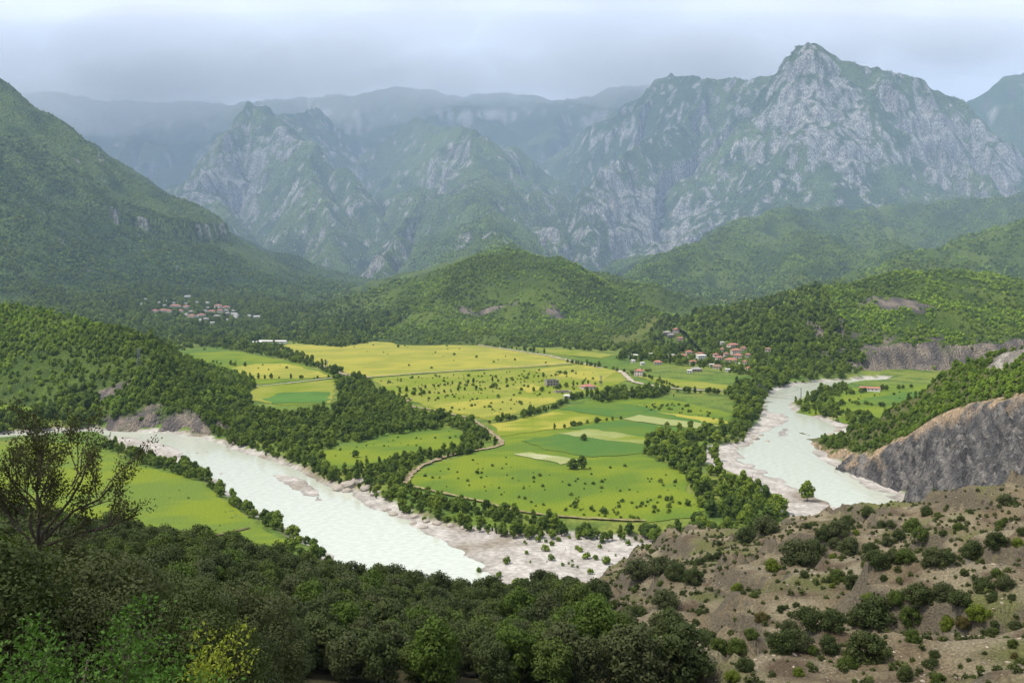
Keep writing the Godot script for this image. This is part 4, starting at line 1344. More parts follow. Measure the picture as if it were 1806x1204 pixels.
const BUSHES := [[97.0, -191.4, 1.61, 0], [90.3, -212.1, 1.32, 0], [91.9, -251.9, 1.95, 0], [60.2, -248.2, 3.02, 0], [62.1, -236.2, 3.14, 0], [39.5, -195.5, 1.39, 0], [41.4, -194.8, 0.95, 0], [47.9, -162.5, 2.88, 0], [51.5, -165.7, 1.84, 0], [43.1, -160.7, 1.35, 2], [65.4, -202.8, 2.02, 0], [67.6, -201.8, 2.24, 0], [76.1, -221.4, 1.72, 0], [58.7, -169.1, 2.25, 0], [57.2, -171.9, 1.14, 0], [74.2, -192.2, 1.28, 0], [61.2, -165.7, 1.17, 0], [84.6, -205.6, 2.05, 1], [76.5, -181.8, 1.61, 1], [77.7, -195.1, 1.30, 0], [47.3, -125.6, 1.53, 0], [49.3, -125.6, 1.11, 0], [50.6, -124.7, 1.24, 1], [52.8, -121.8, 1.48, 0], [54.8, -122.1, 1.08, 0], [65.3, -137.8, 1.68, 0], [67.6, -135.8, 1.44, 0], [71.5, -136.2, 0.75, 0], [70.3, -134.9, 0.90, 2], [55.1, -118.1, 0.58, 0], [55.4, -113.5, 1.26, 0], [57.8, -113.5, 1.13, 0], [50.9, -109.7, 1.21, 0], [50.4, -113.0, 1.50, 0], [48.2, -114.6, 1.52, 0], [46.4, -116.5, 1.16, 1], [44.1, -119.3, 0.93, 2], [44.3, -117.2, 2.34, 0], [42.5, -118.6, 1.58, 0], [34.5, -103.6, 1.61, 0], [32.5, -104.8, 1.63, 0], [34.2, -118.8, 1.32, 0], [47.0, -114.0, 1.39, 1], [27.1, -97.0, 1.50, 0], [28.9, -97.9, 1.30, 0], [32.0, -97.2, 1.18, 0], [34.6, -94.0, 1.98, 0], [32.7, -93.4, 1.03, 1], [30.2, -97.0, 0.64, 1], [40.1, -96.5, 0.96, 1], [49.5, -109.6, 1.09, 2], [50.3, -107.7, 0.84, 3], [51.8, -107.4, 1.19, 2], [55.3, -105.9, 0.70, 0], [53.0, -105.9, 0.47, 0], [40.7, -92.8, 0.51, 0], [39.9, -91.4, 0.57, 0], [34.9, -85.2, 0.85, 0], [36.8, -82.9, 0.64, 1], [22.2, -91.5, 0.91, 0], [20.7, -90.0, 0.80, 2], [26.6, -89.2, 0.59, 2], [34.8, -125.0, 0.61, 0], [37.0, -125.9, 0.50, 0], [31.8, -123.5, 0.82, 3], [21.7, -107.6, 1.31, 0], [22.3, -103.6, 1.15, 1], [23.8, -102.0, 1.13, 1], [26.1, -105.9, 0.94, 1], [25.0, -131.6, 0.58, 0], [23.0, -132.5, 0.73, 1], [19.0, -127.4, 0.85, 1], [15.0, -108.8, 0.96, 0], [36.8, -158.3, 1.05, 2], [53.2, -249.7, 0.83, 0], [25.4, -195.4, 2.60, 0], [29.3, -192.1, 2.55, 0], [29.7, -173.9, 2.12, 0], [31.8, -170.4, 1.89, 0], [23.1, -144.6, 1.92, 0], [21.9, -134.8, 1.19, 0], [44.7, -132.9, 1.18, 1], [45.6, -129.6, 1.29, 0], [47.1, -122.8, 0.54, 0], [58.3, -116.5, 0.77, 1], [56.5, -109.5, 0.49, 0], [46.6, -101.0, 0.34, 0], [43.0, -90.6, 0.24, 0], [44.3, -87.7, 0.39, 0], [47.0, -90.0, 0.44, 3], [69.4, -228.9, 1.01, 0], [82.9, -213.2, 0.94, 0], [81.4, -214.4, 1.04, 0], [87.8, -186.6, 0.62, 0], [79.3, -178.8, 0.79, 0], [82.5, -179.8, 1.00, 1]]
const VILLAGE := [[238.4, -1437.6, 9.55, "r2"], [225.7, -1438.2, 11.15, "g1"], [230.3, -1431.5, 9.51, "g1"], [239.9, -1409.1, 9.36, "r1"], [275.7, -1232.0, 12.96, "r1"], [268.5, -1184.2, 11.15, "r2"], [256.0, -1153.8, 13.42, "r1"], [267.4, -1168.7, 9.71, "r1"], [247.3, -1176.7, 8.08, "r1"], [230.6, -1202.2, 10.92, "w2"], [239.9, -1251.9, 13.17, "r1"], [229.3, -1277.6, 8.77, "r1"], [212.1, -1230.9, 12.27, "r1"], [200.1, -1229.1, 9.53, "g1"], [169.7, -1147.8, 9.15, "r1"], [211.5, -1152.5, 8.93, "r1"], [229.2, -1101.4, 9.15, "b1"], [200.7, -1073.5, 11.29, "g1"], [190.9, -1059.0, 5.28, "w1"], [246.4, -1193.5, 5.95, "r1"], [260.2, -1223.0, 3.79, "r1"], [281.9, -1202.5, 6.66, "r1"], [278.8, -1166.4, 5.17, "r1"], [260.9, -1085.4, 6.25, "r1"], [268.4, -1138.2, 4.29, "r1"], [234.6, -1072.9, 4.99, "w1"], [227.1, -1121.5, 4.97, "w1"], [177.1, -1255.3, 5.56, "w1"], [152.5, -1236.5, 10.27, "w1"], [143.6, -1169.4, 2.85, "w1"], [151.0, -1141.5, 4.05, "w1"], [133.2, -1032.1, 8.69, "r2"], [268.1, -1259.7, 5.02, "w1"], [305.0, -1176.9, 6.26, "b1"], [257.2, -1186.5, 5.26, "r1"], [259.4, -1131.7, 3.76, "w1"]]
const HAMLET := [[-640.1, -1884.3, 19.68, "r1"], [-621.1, -1888.9, 10.76, "r1"], [-651.4, -1808.0, 10.30, "r1"], [-639.7, -1819.0, 15.54, "r1"], [-628.4, -1816.2, 10.34, "r1"], [-568.2, -1916.4, 12.73, "r2"], [-552.2, -1914.5, 14.54, "r1"], [-544.7, -1848.0, 10.88, "r2"], [-561.0, -1850.0, 13.17, "r1"], [-560.7, -1786.8, 13.57, "r1"], [-571.4, -1767.2, 14.26, "r1"], [-612.3, -1829.8, 9.55, "r1"], [-671.8, -2053.8, 11.70, "w1"], [-682.9, -1951.2, 6.67, "w1"], [-681.2, -1912.4, 3.99, "w1"], [-700.8, -1877.2, 3.92, "w1"], [-716.2, -1938.8, 6.26, "w1"], [-656.1, -1923.8, 4.38, "w1"], [-637.4, -1936.2, 5.51, "w1"], [-627.7, -1972.5, 6.37, "w1"], [-608.9, -1981.3, 7.90, "w1"], [-659.4, -1880.7, 6.43, "w1"], [-584.8, -1904.9, 5.42, "w1"], [-573.3, -1850.0, 5.97, "w1"], [-590.8, -1822.4, 8.65, "g1"], [-588.5, -1788.8, 6.11, "w1"], [-563.3, -1770.7, 6.72, "w1"], [-547.2, -1743.0, 6.62, "w1"], [-541.1, -1747.4, 11.61, "g1"], [-532.7, -1786.6, 11.87, "g1"], [-516.9, -1708.1, 7.13, "w1"], [-512.4, -1826.7, 10.75, "w1"], [-499.6, -1792.8, 7.83, "w2"], [-525.6, -1830.4, 8.69, "g1"], [-524.8, -1864.8, 7.08, "g1"], [-481.0, -1812.8, 5.85, "w1"], [-465.9, -1807.2, 11.32, "w1"], [-505.8, -1760.5, 4.34, "w1"], [-538.6, -1866.7, 8.86, "g1"]]
const FARMS := [[71.3, -924.3, 12.68, "r1"], [38.3, -951.7, 11.96, "ruin"], [46.1, -900.4, 14.41, "wall"], [48.9, -858.2, 6.87, "w1"], [330.4, -908.1, 17.64, "barn"], [-350.5, -1448.7, 41.39, "long"], [-370.6, -1436.4, 13.13, "w1"]]
const GRAVEL_SHRUBS := [[-2.2, -396.9, 2.11], [-13.2, -388.2, 1.55], [11.6, -428.4, 1.90], [14.1, -413.5, 2.20], [16.3, -400.6, 1.95], [17.2, -422.5, 1.50], [6.0, -409.1, 1.27], [31.0, -402.5, 2.14], [34.5, -401.0, 1.60], [38.6, -396.1, 2.28], [30.8, -382.6, 1.69], [1.7, -370.0, 2.29], [5.5, -372.7, 1.32], [10.1, -368.5, 2.29], [13.4, -370.2, 1.97], [20.6, -369.8, 2.13], [36.7, -289.5, 1.15], [38.6, -256.3, 1.02], [41.2, -256.6, 0.91], [33.2, -299.5, 1.99], [20.4, -429.4, 1.52], [29.4, -432.9, 1.73], [50.6, -422.3, 1.68], [29.0, -413.1, 1.46], [-5.2, -381.7, 1.52], [2.0, -439.4, 1.17], [37.9, -418.8, 1.30], [25.5, -434.1, 1.15], [11.2, -378.7, 1.34], [20.5, -393.3, 1.05], [24.4, -391.7, 1.04]]
const LONE_TREES := [[124.5, -508.1, 2.90], [152.4, -503.4, 4.60], [129.5, -476.8, 4.90], [125.3, -603.0, 4.13], [82.7, -254.2, 2.03], [35.0, -565.0, 2.91], [40.3, -565.3, 3.55], [35.7, -565.0, 2.26], [-11.1, -637.8, 2.19], [63.1, -729.0, 2.92], [48.0, -654.2, 2.24], [-185.6, -1031.1, 5.30]]
const PYLONS := [[-313.3, -827.6, 16.08], [-201.6, -1072.9, 12.26], [85.1, -941.7, 10.76], [247.3, -843.2, 10.60]]
const ROCKS := [[-94.4, -531.3, 4.71], [-88.8, -533.6, 5.32], [-84.1, -534.9, 4.74], [-89.0, -527.5, 3.51], [-78.1, -526.1, 4.08], [-71.9, -515.7, 3.43], [-62.4, -486.3, 2.37], [-58.1, -477.7, 2.75], [-51.8, -478.7, 2.54], [-46.7, -471.2, 3.13], [-40.6, -462.4, 2.46], [-35.2, -458.9, 2.85], [-28.7, -454.9, 2.42], [-22.4, -451.0, 2.20], [-16.1, -447.4, 1.98], [-40.9, -453.5, 2.21], [-46.8, -461.4, 2.25], [-11.1, -446.2, 1.78], [170.2, -685.4, 2.73], [177.7, -699.8, 2.17], [176.4, -676.3, 1.80], [191.2, -577.6, 1.02], [154.8, -534.0, 1.06], [227.7, -699.4, 4.03], [238.4, -717.7, 3.82], [250.4, -734.3, 2.93], [162.6, -669.6, 2.08], [210.0, -677.5, 1.20], [-170.3, -572.0, 1.14], [-186.7, -642.9, 1.42], [-204.2, -634.4, 1.12], [-198.9, -638.0, 0.99], [-241.4, -704.8, 1.09], [-187.2, -727.9, 4.19], [-180.3, -723.1, 3.84], [-178.3, -738.3, 3.27]]


func far_woods() -> void:
	var far := []
	for i in 3:
		far.append(leaf_cloud(430 + i, lobes_of(66 + i, 6, 3.2, 6.5, 0.0, 1.9), 170, 1.6))
	var places := []
	var z := -2700.0
	while z < -1330.0:
		var x := z * 0.56
		while x < -z * 0.56:
			var q := Vector2(x + rng.randf() * 9.0, z + rng.randf() * 9.0)
			x += 9.0
			if rng.randf() > 0.55 + 1.6 * broad.get_noise_2d(q.x * 1.5, q.y * 1.5):
				continue
			var y := valley_height(q.x, q.y)
			if y + 1.0 < maxf(T.round_hill.at(q.x, q.y), maxf(T.foothill.at(q.x, q.y), T.river_hill.at(q.x, q.y))):
				continue
			var free := true
			for p in plots:
				if Geometry2D.is_point_in_polygon(q, p):
					free = false
					break
			var k := clear_of_houses(q.x, q.y)
			if free and k > 0.0:
				places.append([Vector3(q.x, maxf(y, T.grassy_mountain.at(q.x, q.y)), q.y), k * rng.randf_range(0.5, 1.3), green_tone(0.35)])
		z += 9.0
	print("far woods ", places.size())
	crowd("valley_woods", far, places, "mixed green woods at the far end of the valley floor", "woods")


# ---------------------------------------------------------------- plants beside the camera
func leaves_at(seed_: int, tips: Array, each: int, size: float, ball: float, upright := 0.6) -> ArrayMesh:   # folded leaves in tufts round twig tips
	var r := RandomNumberGenerator.new()
	r.seed = seed_
	var v := PackedVector3Array()
	var nn := PackedVector3Array()
	var cc := PackedColorArray()
	var idx := PackedInt32Array()
	for tip in tips:
		for i in each:
			var out := (Vector3(r.randfn(), r.randfn() + upright, r.randfn())).normalized()
			var p: Vector3 = tip + out * ball * r.randf() + Vector3(r.randfn(), r.randfn(), r.randfn()) * ball * 0.35
			var s := size * r.randf_range(0.6, 1.25)
			var side := out.cross(Vector3(r.randfn(), r.randfn(), r.randfn())).normalized()
			var face := side.cross(out).normalized()
			var k := v.size()
			var t := r.randf_range(0.7, 1.35)
			v.append_array(PackedVector3Array([p, p + out * s * 0.45 + side * s * 0.26 + face * s * 0.08, p + out * s, p + out * s * 0.45 - side * s * 0.26 + face * s * 0.08]))
			nn.append_array(PackedVector3Array([face, (face - side * 0.4).normalized(), face, (face + side * 0.4).normalized()]))
			for q in 4:
				cc.append(Color(t * r.randf_range(0.9, 1.1), t, t))
			idx.append_array(PackedInt32Array([k, k + 2, k + 1, k, k + 3, k + 2]))
	var arr := []
	arr.resize(Mesh.ARRAY_MAX)
	arr[Mesh.ARRAY_VERTEX] = v
	arr[Mesh.ARRAY_NORMAL] = nn
	arr[Mesh.ARRAY_COLOR] = cc
	arr[Mesh.ARRAY_INDEX] = idx
	var m := ArrayMesh.new()
	m.add_surface_from_arrays(Mesh.PRIMITIVE_TRIANGLES, arr)
	return m


var tips := []


func limb(st: SurfaceTool, r: RandomNumberGenerator, from: Vector3, to: Vector3, thick: float, depth: int) -> void:
	var pts := [from]
	var long := from.distance_to(to)
	for i in 3:
		var f := (i + 1) / 4.0
		pts.append(from.lerp(to, f) + Vector3(r.randfn(), r.randfn(), r.randfn()) * long * 0.045)
	pts.append(to)
	tube(st, pts, thick, thick * 0.45, 7 if depth > 1 else 4)
	if depth == 0:
		tips.append(to)
		tips.append(from.lerp(to, 0.62))
		return
	for i in 5 if depth > 1 else 6:
		var f := 0.3 + 0.7 * (i + r.randf()) / 5.5
		var p: Vector3 = from.lerp(to, minf(f, 1.0))
		var dir := (to - from).normalized() + Vector3(r.randfn(), r.randfn() * 0.7 + 0.35, r.randfn()) * 0.62
		limb(st, r, p, p + dir.normalized() * long * r.randf_range(0.3, 0.52), thick * (0.62 - 0.3 * f), depth - 1)
	tips.append(to)


func near_plants() -> void:
	var t: Terrain = T.hillside
	var r := RandomNumberGenerator.new()
	r.seed = 77
	# the thin-leaved tree whose limbs spread before the meadow
	var at := Vector3(-10.75, t.at(-10.75, -22.0), -22.0)
	var o := thing("spreading_tree", at)
	var st := SurfaceTool.new()
	st.begin(Mesh.PRIMITIVE_TRIANGLES)
	var fork := Vector3(0.0, 113.5 - at.y, 0.0)
	for k in 3:
		tube(st, [Vector3(0.12 * k, -0.6, 0.1 * k), Vector3(0.14 * k - 0.1, fork.y * 0.5, 0.05 * k), fork + Vector3(0.06 * k - 0.05, 0, 0)], 0.075, 0.05, 8)
	tips = []
	for q in [Vector3(0.25, 2.6, 0.1), Vector3(-0.55, 2.1, 0.3), Vector3(1.15, 2.15, -0.3), Vector3(-1.1, 1.3, -0.2), Vector3(1.85, 1.55, 0.2), Vector3(0.6, 1.7, 0.7), Vector3(2.2, 0.75, -0.1), Vector3(-0.3, 1.6, -0.8)]:
		limb(st, r, fork, fork + q, 0.04, 2)
	st.generate_normals()
	obj("trunk", st.commit(), M.bark, o)
	obj("crown", leaves_at(900, tips, 27, 0.066, 0.14), foliage("brownish young leaves", Color(0.055, 0.06, 0.022)), o)
	tag(o, "thin open-branched tree with small brownish leaves before the meadow", "tree")
	# dark holm oaks round its foot
	var near := []
	for i in 3:
		near.append(leaf_cloud(910 + i, lobes_of(120 + i, 22, 2.3, 6.2, 0.6, 0.85), 20000, 0.09, 0.45))
	var n := 0
	for q in [[-9.9, -18.5, 0.82], [-10.9, -19.8, 0.84], [-9.0, -20.5, 0.78], [-11.8, -21.2, 0.86], [-15.5, -27.0, 1.0], [-11.5, -29.0, 0.95], [-17.0, -36.0, 1.15], [-13.0, -37.0, 1.0], [-9.4, -33.0, 0.86], [-20.0, -44.0, 1.25], [-15.0, -46.0, 1.15], [-11.0, -44.0, 0.95], [-8.0, -24.5, 0.72], [-6.6, -21.0, 0.55], [-8.5, -19.0, 0.62], [-20.0, -55.0, 1.2], [-14.5, -56.0, 1.1]]:
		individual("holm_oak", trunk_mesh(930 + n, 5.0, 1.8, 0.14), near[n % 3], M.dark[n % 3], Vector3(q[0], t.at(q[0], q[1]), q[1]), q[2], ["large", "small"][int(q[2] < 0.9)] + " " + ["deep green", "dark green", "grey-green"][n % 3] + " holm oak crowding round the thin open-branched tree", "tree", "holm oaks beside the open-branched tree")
		n += 1
	# bushes right below the camera
	for q in [[-4.3, -9.0, 0, 0.95], [-3.35, -8.6, 0, 0.7], [-4.6, -14.2, 1, 1.0]]:
		var base := Vector3(q[0], t.at(q[0], q[1]), q[1])
		var b := thing("leafy_bush" if q[2] == 0 else "sapling", base)
		st = SurfaceTool.new()
		st.begin(Mesh.PRIMITIVE_TRIANGLES)
		tips = []
		var high := (2.0 if q[2] == 0 else 1.9) * float(q[3])
		for i in 9 if q[2] == 0 else 4:
			var a := i * 2.4
			var wide := (0.75 if q[2] == 0 else 0.28) * float(q[3])
			limb(st, r, Vector3(cos(a) * 0.05, -0.2, sin(a) * 0.05), Vector3(cos(a) * wide * r.randf_range(0.4, 1.1), high * r.randf_range(0.72, 1.0), sin(a) * wide * r.randf_range(0.4, 1.1)), 0.022, 2)
		st.generate_normals()
		obj("stems", st.commit(), M.bark, b)
		if q[2] == 0:
			obj("crown", leaves_at(950 + int(q[3] * 10), tips, 15, 0.052, 0.10), foliage("fresh leaves", Color(0.075, 0.155, 0.024)), b)
			tag(b, "fresh green small-leaved bush on the slope, %s" % ["the wider of two", "the slimmer of two"][int(q[3] < 0.9)], "bush")
		else:
			obj("crown", leaves_at(960, tips, 9, 0.07, 0.10), foliage("yellow-green leaves", Color(0.24, 0.28, 0.03)), b)
			tag(b, "slender yellow-green sapling standing before the dark oaks", "sapling")


# ---------------------------------------------------------------- houses
func solid(called: String, size: Vector3, at: Vector3, material: Material, parent: Node) -> MeshInstance3D:
	var m := BoxMesh.new()
	m.size = size
	var o := obj(called, m, material, parent)
	o.position = at
	return o


func hip_roof(w: float, d: float, high: float, eave: float, ridge: float) -> ArrayMesh:
	var x := w / 2.0 + eave
	var z := d / 2.0 + eave
	var a := [Vector3(-x, 0, -z), Vector3(x, 0, -z), Vector3(x, 0, z), Vector3(-x, 0, z)]
	var e := Vector3(-ridge / 2.0, high, 0)
	var f := Vector3(ridge / 2.0, high, 0)
	var st := SurfaceTool.new()
	st.begin(Mesh.PRIMITIVE_TRIANGLES)
	st.set_smooth_group(-1)
	for q in [[a[3], e, f], [a[3], f, a[2]], [a[1], f, e], [a[1], e, a[0]], [a[2], f, a[1]], [a[0], e, a[3]], [a[0], a[3], a[2]], [a[0], a[2], a[1]]]:
		for p in q:
			st.add_vertex(p)
	st.generate_normals()
	return st.commit()


func plain(called: String, r: float, g: float, b: float, rough := 0.9) -> StandardMaterial3D:
	var m := StandardMaterial3D.new()
	m.resource_name = called
	m.albedo_color = col(r, g, b)
	m.roughness = rough
	var n := noise_texture(128, 0.05, 4, grey_ramp(0.75, 1.0), 60)
	m.albedo_texture = n
	m.uv1_triplanar = true
	m.uv1_scale = Vector3.ONE / 5.0
	return m


func house(called: String, q: Array, y: float, label: String, group: String, detail := true) -> void:
	var kind: String = q[3]
	var w := maxf(q[2], 4.5)
	var d := clampf(w * 0.7, 4.0, 9.5)
	var two := kind.ends_with("2")
	var high := 5.6 if two else 3.0
	var o := thing(called, Vector3(q[0], y - 0.4, q[1]), rng.randf_range(-0.5, 0.5))
	var roof: Material = M.red_roof if kind[0] == "r" else M.slate if kind[0] == "g" else M.brown_roof if kind[0] == "b" else M.white_roof
	var walls: Material = M.cream if kind[0] == "r" or kind[0] == "b" else M.render_white if kind[0] == "w" else M.stone_wall
	solid("wall", Vector3(w, high + 0.4, d), Vector3(0, high / 2.0 + 0.2, 0), walls, o)
	if kind[0] == "w":
		var slab := solid("roof", Vector3(w + 0.5, 0.25, d + 0.5), Vector3(0, high + 0.53, 0), roof, o)
		slab.rotation.x = 0.06
	else:
		var rf := obj("roof", hip_roof(w, d, 1.9 if w > 7.0 else 1.5, 0.55, maxf(w - d, 0.6)), roof, o)
		rf.position = Vector3(0, high + 0.41, 0)
		if detail:
			solid("chimney", Vector3(0.5, 1.0, 0.5), Vector3(w * 0.2, 1.7, 0.3), M.cream, rf)
	if detail:
		var n := clampi(int(w / 2.6), 2, 5)
		for s in 2 if two else 1:
			for i in n:
				var px := (i - (n - 1) / 2.0) * w / n
				if s == 0 and i == n / 2:
					solid("door", Vector3(1.0, 2.0, 0.08), Vector3(px, 1.42, d / 2.0 + 0.03), M.door, o)
				else:
					solid("window", Vector3(0.95, 1.15, 0.08), Vector3(px, 1.95 + s * 2.7, d / 2.0 + 0.03), M.pane, o)
			solid("window", Vector3(0.08, 1.15, 0.95), Vector3(-w / 2.0 - 0.03, 1.95 + s * 2.7, 0), M.pane, o)
	tag(o, label, "house", group)


func buildings() -> void:
	M.red_roof = plain("clay tiles", 0.36, 0.155, 0.115)
	M.brown_roof = plain("old tiles", 0.27, 0.15, 0.11)
	M.slate = plain("grey roofing", 0.30, 0.29, 0.28)
	M.white_roof = plain("pale sheet", 0.66, 0.66, 0.65)
	M.cream = plain("cream plaster", 0.58, 0.52, 0.45)
	M.render_white = plain("white plaster", 0.68, 0.67, 0.65)
	M.stone_wall = plain("stone wall", 0.30, 0.27, 0.24)
	M.door = plain("door", 0.12, 0.07, 0.04)
	M.pane = plain("window glass", 0.03, 0.035, 0.04, 0.2)
	var sort := {"r1": "red-roofed low house", "r2": "red-roofed two-storey house", "g1": "grey-roofed stone house", "w1": "white flat-roofed house", "w2": "white two-storey block", "b1": "brown-roofed house"}
	for q in VILLAGE:
		var y := ground_at(q[0], q[1])
		var spot := "alone in the meadow beside the pale road" if q[0] < 165.0 and q[1] > -1250.0 else "on the wooded hillside over the village" if q[1] < -1430.0 else "among the trees of the village by the river"
		house("village_house", q, y, "%s%s %s" % ["wide " if q[2] > 13.0 else "", sort[q[3]], spot], "houses of the riverside village")
	for q in HAMLET:
		house("hamlet_house", q, ground_at(q[0], q[1]), "%s%s %s the far village under the green mountain" % ["wide " if q[2] > 12.0 else "tiny " if q[2] < 7.0 else "", sort[q[3]], "above" if ground_at(q[0], q[1]) > 40.0 else "below" if ground_at(q[0], q[1]) < 22.0 else "in"], "houses of the far village", false)
	for q in FARMS:
		var y := valley_height(q[0], q[1])
		if q[3] == "r1":
			house("farmhouse", q, y, "red-roofed farmhouse in the pasture beside the ruin", "")
		elif q[3] == "w1":
			house("shed", q, y, "small white shed %s" % ("by the stone yard in the pasture" if q[0] > 0.0 else "beside the long white barn"), "")
		elif q[3] == "ruin":
			var o := thing("roofless_house", Vector3(q[0], y, q[1]), 0.25)
			var w: float = q[2]
			for s in [-1.0, 1.0]:
				solid("wall", Vector3(w, 6.0, 0.5), Vector3(0, 3.0, s * 4.0), M.stone_wall, o)
				solid("wall", Vector3(0.5, 5.6, 7.46), Vector3(s * (w / 2.0 - 0.25), 2.8, 0), M.stone_wall, o)
			for i in 4:
				for s in 2:
					solid("window", Vector3(1.1, 1.4, 0.1), Vector3((i - 1.5) * w / 4.3, 1.6 + s * 2.7, 4.28), M.pane, o)
			tag(o, "grey roofless two-storey stone house standing in the pasture", "house")
		elif q[3] == "wall":
			var o := thing("stone_yard", Vector3(q[0], y, q[1]), 0.2)
			var w: float = q[2]
			for s in [-1.0, 1.0]:
				solid("wall", Vector3(w, 1.5, 0.6), Vector3(0, 0.75, s * 4.5), M.stone_wall, o)
				solid("wall", Vector3(0.6, 1.4, 8.38), Vector3(s * (w / 2.0 - 0.3), 0.7, 0), M.stone_wall, o)
			tag(o, "square yard of low grey stone walls near the farmhouse", "yard wall")
		else:
			var long: bool = q[3] == "long"
			var o := thing("barn", Vector3(q[0], y, q[1]), -0.12 if long else -0.45)
			var w: float = q[2]
			solid("wall", Vector3(w, 3.2, 6.0), Vector3(0, 1.6, 0), M.render_white, o)
			var rf := obj("roof", hip_roof(w, 6.0, 1.3, 0.4, w + 0.4), M.white_roof if long else M.red_roof, o)
			rf.position.y = 3.21
			for i in int(w / 3.2):
				solid("window", Vector3(1.2, 0.9, 0.08), Vector3((i + 0.5) * 3.2 - w / 2.0, 2.0, 3.03), M.pane, o)
			tag(o, "long low white barn at the edge of the yellow meadow" if long else "white barn with reddish roof in the field beyond the river", "barn")


# ---------------------------------------------------------------- rocks, pylons, footbridge, lone trees
func small_things() -> void:
	M.rock = earth("river rock", Color(0.75, 0.72, 0.68), 6.0, noise_texture(256, 0.05, 5, grey_ramp(0.5, 1.0), 71), noise_texture(256, 0.06, 5, [], 72), 12.0)
	M.iron = plain("grey steel", 0.22, 0.23, 0.25, 0.6)
	var forms := []
	for i in 4:
		forms.append(rock_mesh(850 + i))
	for i in ROCKS.size():
		var q: Array = ROCKS[i]
		var y := maxf(valley_height(q[0], q[1]), WATER)
		var o := obj("rock", forms[i % 4], M.rock)
		o.position = Vector3(q[0], y - 0.1, q[1])
		o.scale = Vector3.ONE * maxf(q[2], 0.9) * Vector3(1.15, 0.62, 0.9)
		o.rotation.y = rng.randf() * TAU
		var place := "at the foot of the grey bend" if q[0] > 60.0 else "in the wooded scarp" if q[1] < -640.0 and q[0] > -180.0 else "along the brushy bank over the gravel"
		tag(o, "%s weathered brown rock %s" % ["big" if q[2] > 6.0 else "middling" if q[2] > 3.5 else "small", place], "rock", "rocks by the river")
	for i in GRAVEL_SHRUBS.size():
		var q: Array = GRAVEL_SHRUBS[i]
		individual("willow_shrub", null, M.shrubs[i % 4], M.greens[2 + i % 4], Vector3(q[0], valley_height(q[0], q[1]), q[1]), q[2] * 0.85, "%s %s willow bush rooted in the gravel %s" % ["large" if q[2] > 2.0 else "middling" if q[2] > 1.5 else "small", ["green", "mid green", "fresh green", "light green"][i % 4], "close to the river" if q[0] < 20.0 else "near the tree belt" if q[1] < -445.0 else "in the middle of the bar"], "bush", "willows on the gravel")
	for i in LONE_TREES.size():
		var q: Array = LONE_TREES[i]
		var at := Vector3(q[0], valley_height(q[0], q[1]), q[1])
		if i == 0:
			var r := RandomNumberGenerator.new()
			r.seed = 9
			var st := SurfaceTool.new()
			st.begin(Mesh.PRIMITIVE_TRIANGLES)
			tips = []
			tube(st, [Vector3(0, -0.4, 0), Vector3(0.1, 2.5, 0), Vector3(0, 4.0, 0.1)], 0.3, 0.2, 7)
			for k in 6:
				limb(st, r, Vector3(0, 2.6 + 0.25 * k, 0), Vector3(cos(k * 2.3) * 2.4, 6.5 + 0.4 * k, sin(k * 2.3) * 2.4), 0.12, 1)
			st.generate_normals()
			var d := thing("dead_tree", at)
			obj("trunk", st.commit(), M.bark, d)
			tag(d, "bare leafless dead tree on the grassy river bank", "tree")
		else:
			individual("lone_tree", M.trunks[i % 5], M.crowns[i % 5], M.greens[5 if i < 5 else 1], at, maxf(q[2], 2.2) / 3.4, ["", "bright round tree beside the lower gravel spit", "bright tree at the edge of the river grove", "pair of crowns growing on the grey mud bar", "slim bright tree before the bare slope", "smaller of the dark trees beside the white hay strip", "larger of the dark trees beside the white hay strip", "lowest of the dark trees beside the white hay strip", "dark tree at the bend of the track", "dark round tree between clover and hay", "dark round tree on the field boundary", "dark tree where the paths meet at the meadow"][i], "tree")
	for i in PYLONS.size() - 1:
		var q: Array = PYLONS[i]
		pylon(Vector3(q[0], ground_at(q[0], q[1]), q[1]), clampf(q[2], 10.0, 19.0), ["steel lattice pylon rising from the forested hill", "steel lattice pylon beside the dirt bank path", "steel lattice pylon in the pasture near the farmhouse"][i])
	footbridge()


func rock_mesh(seed_: int) -> ArrayMesh:
	var ball := SphereMesh.new()
	ball.radial_segments = 20
	ball.rings = 11
	ball.radius = 1.0
	ball.height = 2.0
	var a := ball.get_mesh_arrays()
	var v: PackedVector3Array = a[Mesh.ARRAY_VERTEX]
	var nz := FastNoiseLite.new()
	nz.seed = seed_
	nz.frequency = 0.9
	nz.fractal_octaves = 4
	nz.noise_type = FastNoiseLite.TYPE_CELLULAR
	var st := SurfaceTool.new()
	st.begin(Mesh.PRIMITIVE_TRIANGLES)
	st.set_smooth_group(-1)
	for i in a[Mesh.ARRAY_INDEX]:
		var p := v[i]
		st.set_color(Color.WHITE)
		st.add_vertex(p * (1.1 + 0.55 * nz.get_noise_3dv(p)))
	st.generate_normals()
	return st.commit()


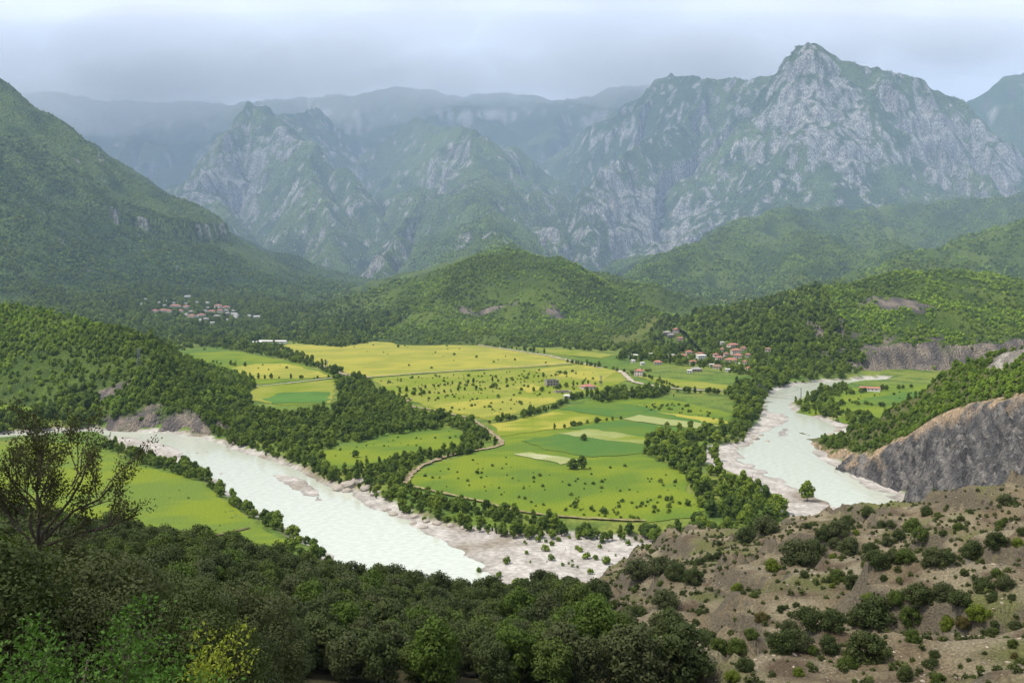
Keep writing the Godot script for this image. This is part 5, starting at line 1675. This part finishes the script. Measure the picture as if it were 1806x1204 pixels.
func pylon(at: Vector3, high: float, label: String) -> void:
	var o := thing("power_pylon", at, 0.5)
	var st := SurfaceTool.new()
	st.begin(Mesh.PRIMITIVE_TRIANGLES)
	var w := high * 0.1
	for sx in [-1.0, 1.0]:
		for sz in [-1.0, 1.0]:
			tube(st, [Vector3(sx * w, -0.5, sz * w), Vector3(sx * w * 0.25, high, sz * w * 0.25)], 0.12, 0.08, 4)
	for i in 7:
		var y0 := high * i / 7.0
		var y1 := high * (i + 1) / 7.0
		var a := w * (1.0 - 0.75 * i / 7.0)
		var b := w * (1.0 - 0.75 * (i + 1) / 7.0)
		for s in [-1.0, 1.0]:
			tube(st, [Vector3(-a, y0, s * a), Vector3(b, y1, s * b)], 0.06, 0.06, 4)
			tube(st, [Vector3(s * a, y0, -a), Vector3(s * b, y1, b)], 0.06, 0.06, 4)
	st.generate_normals()
	obj("tower", st.commit(), M.iron, o)
	for i in 3:
		st = SurfaceTool.new()
		st.begin(Mesh.PRIMITIVE_TRIANGLES)
		var y := high * (0.72 + 0.12 * i)
		tube(st, [Vector3(-high * 0.16, y, 0), Vector3(0, y + 0.5, 0), Vector3(high * 0.16, y, 0)], 0.1, 0.1, 4)
		tube(st, [Vector3(-high * 0.16, y, 0), Vector3(0, y - 0.4, 0), Vector3(high * 0.16, y, 0)], 0.06, 0.06, 4)
		st.generate_normals()
		obj("crossarm", st.commit(), M.iron, o)
	tag(o, label, "pylon")


func footbridge() -> void:
	var a := Vector3(252, 0, -915)
	var b := Vector3(282, 0, -893)
	var spot: Array = [Vector2(227.4, -907.7), Vector2(259.0, -881.5)]
	a = Vector3(spot[0].x, -1.0, spot[0].y)
	b = Vector3(spot[1].x, -1.0, spot[1].y)
	var o := thing("footbridge", Vector3.ZERO)
	var side := (b - a).cross(Vector3.UP).normalized() * 0.9
	for s in [-1.0, 1.0]:
		for e in [a, b]:
			var st := SurfaceTool.new()
			st.begin(Mesh.PRIMITIVE_TRIANGLES)
			tube(st, [e + side * s + Vector3(0, -4.0, 0), e + side * s + Vector3(0, 8.0, 0)], 0.25, 0.2, 6)
			st.generate_normals()
			obj("post", st.commit(), M.iron, o)
		var c := SurfaceTool.new()
		c.begin(Mesh.PRIMITIVE_TRIANGLES)
		var pts := []
		for i in 13:
			var f := i / 12.0
			pts.append(a.lerp(b, f) + side * s + Vector3(0, 8.0 - 6.6 * 4.0 * f * (1.0 - f), 0))
		tube(c, pts, 0.06, 0.06, 4)
		c.generate_normals()
		obj("cable", c.commit(), M.iron, o)
	var n := 36
	var board := BoxMesh.new()
	board.size = Vector3(a.distance_to(b) / n - 0.08, 0.12, 1.8)
	for i in n:
		var p := obj("plank", board, M.stone_wall, o)
		var f := (i + 0.5) / n
		p.position = a.lerp(b, f) + Vector3(0, -1.0 * 4.0 * f * (1.0 - f) * 0.5, 0)
		p.rotation.y = -atan2(b.z - a.z, b.x - a.x)
	tag(o, "narrow suspension footbridge hanging across the upper river", "footbridge")
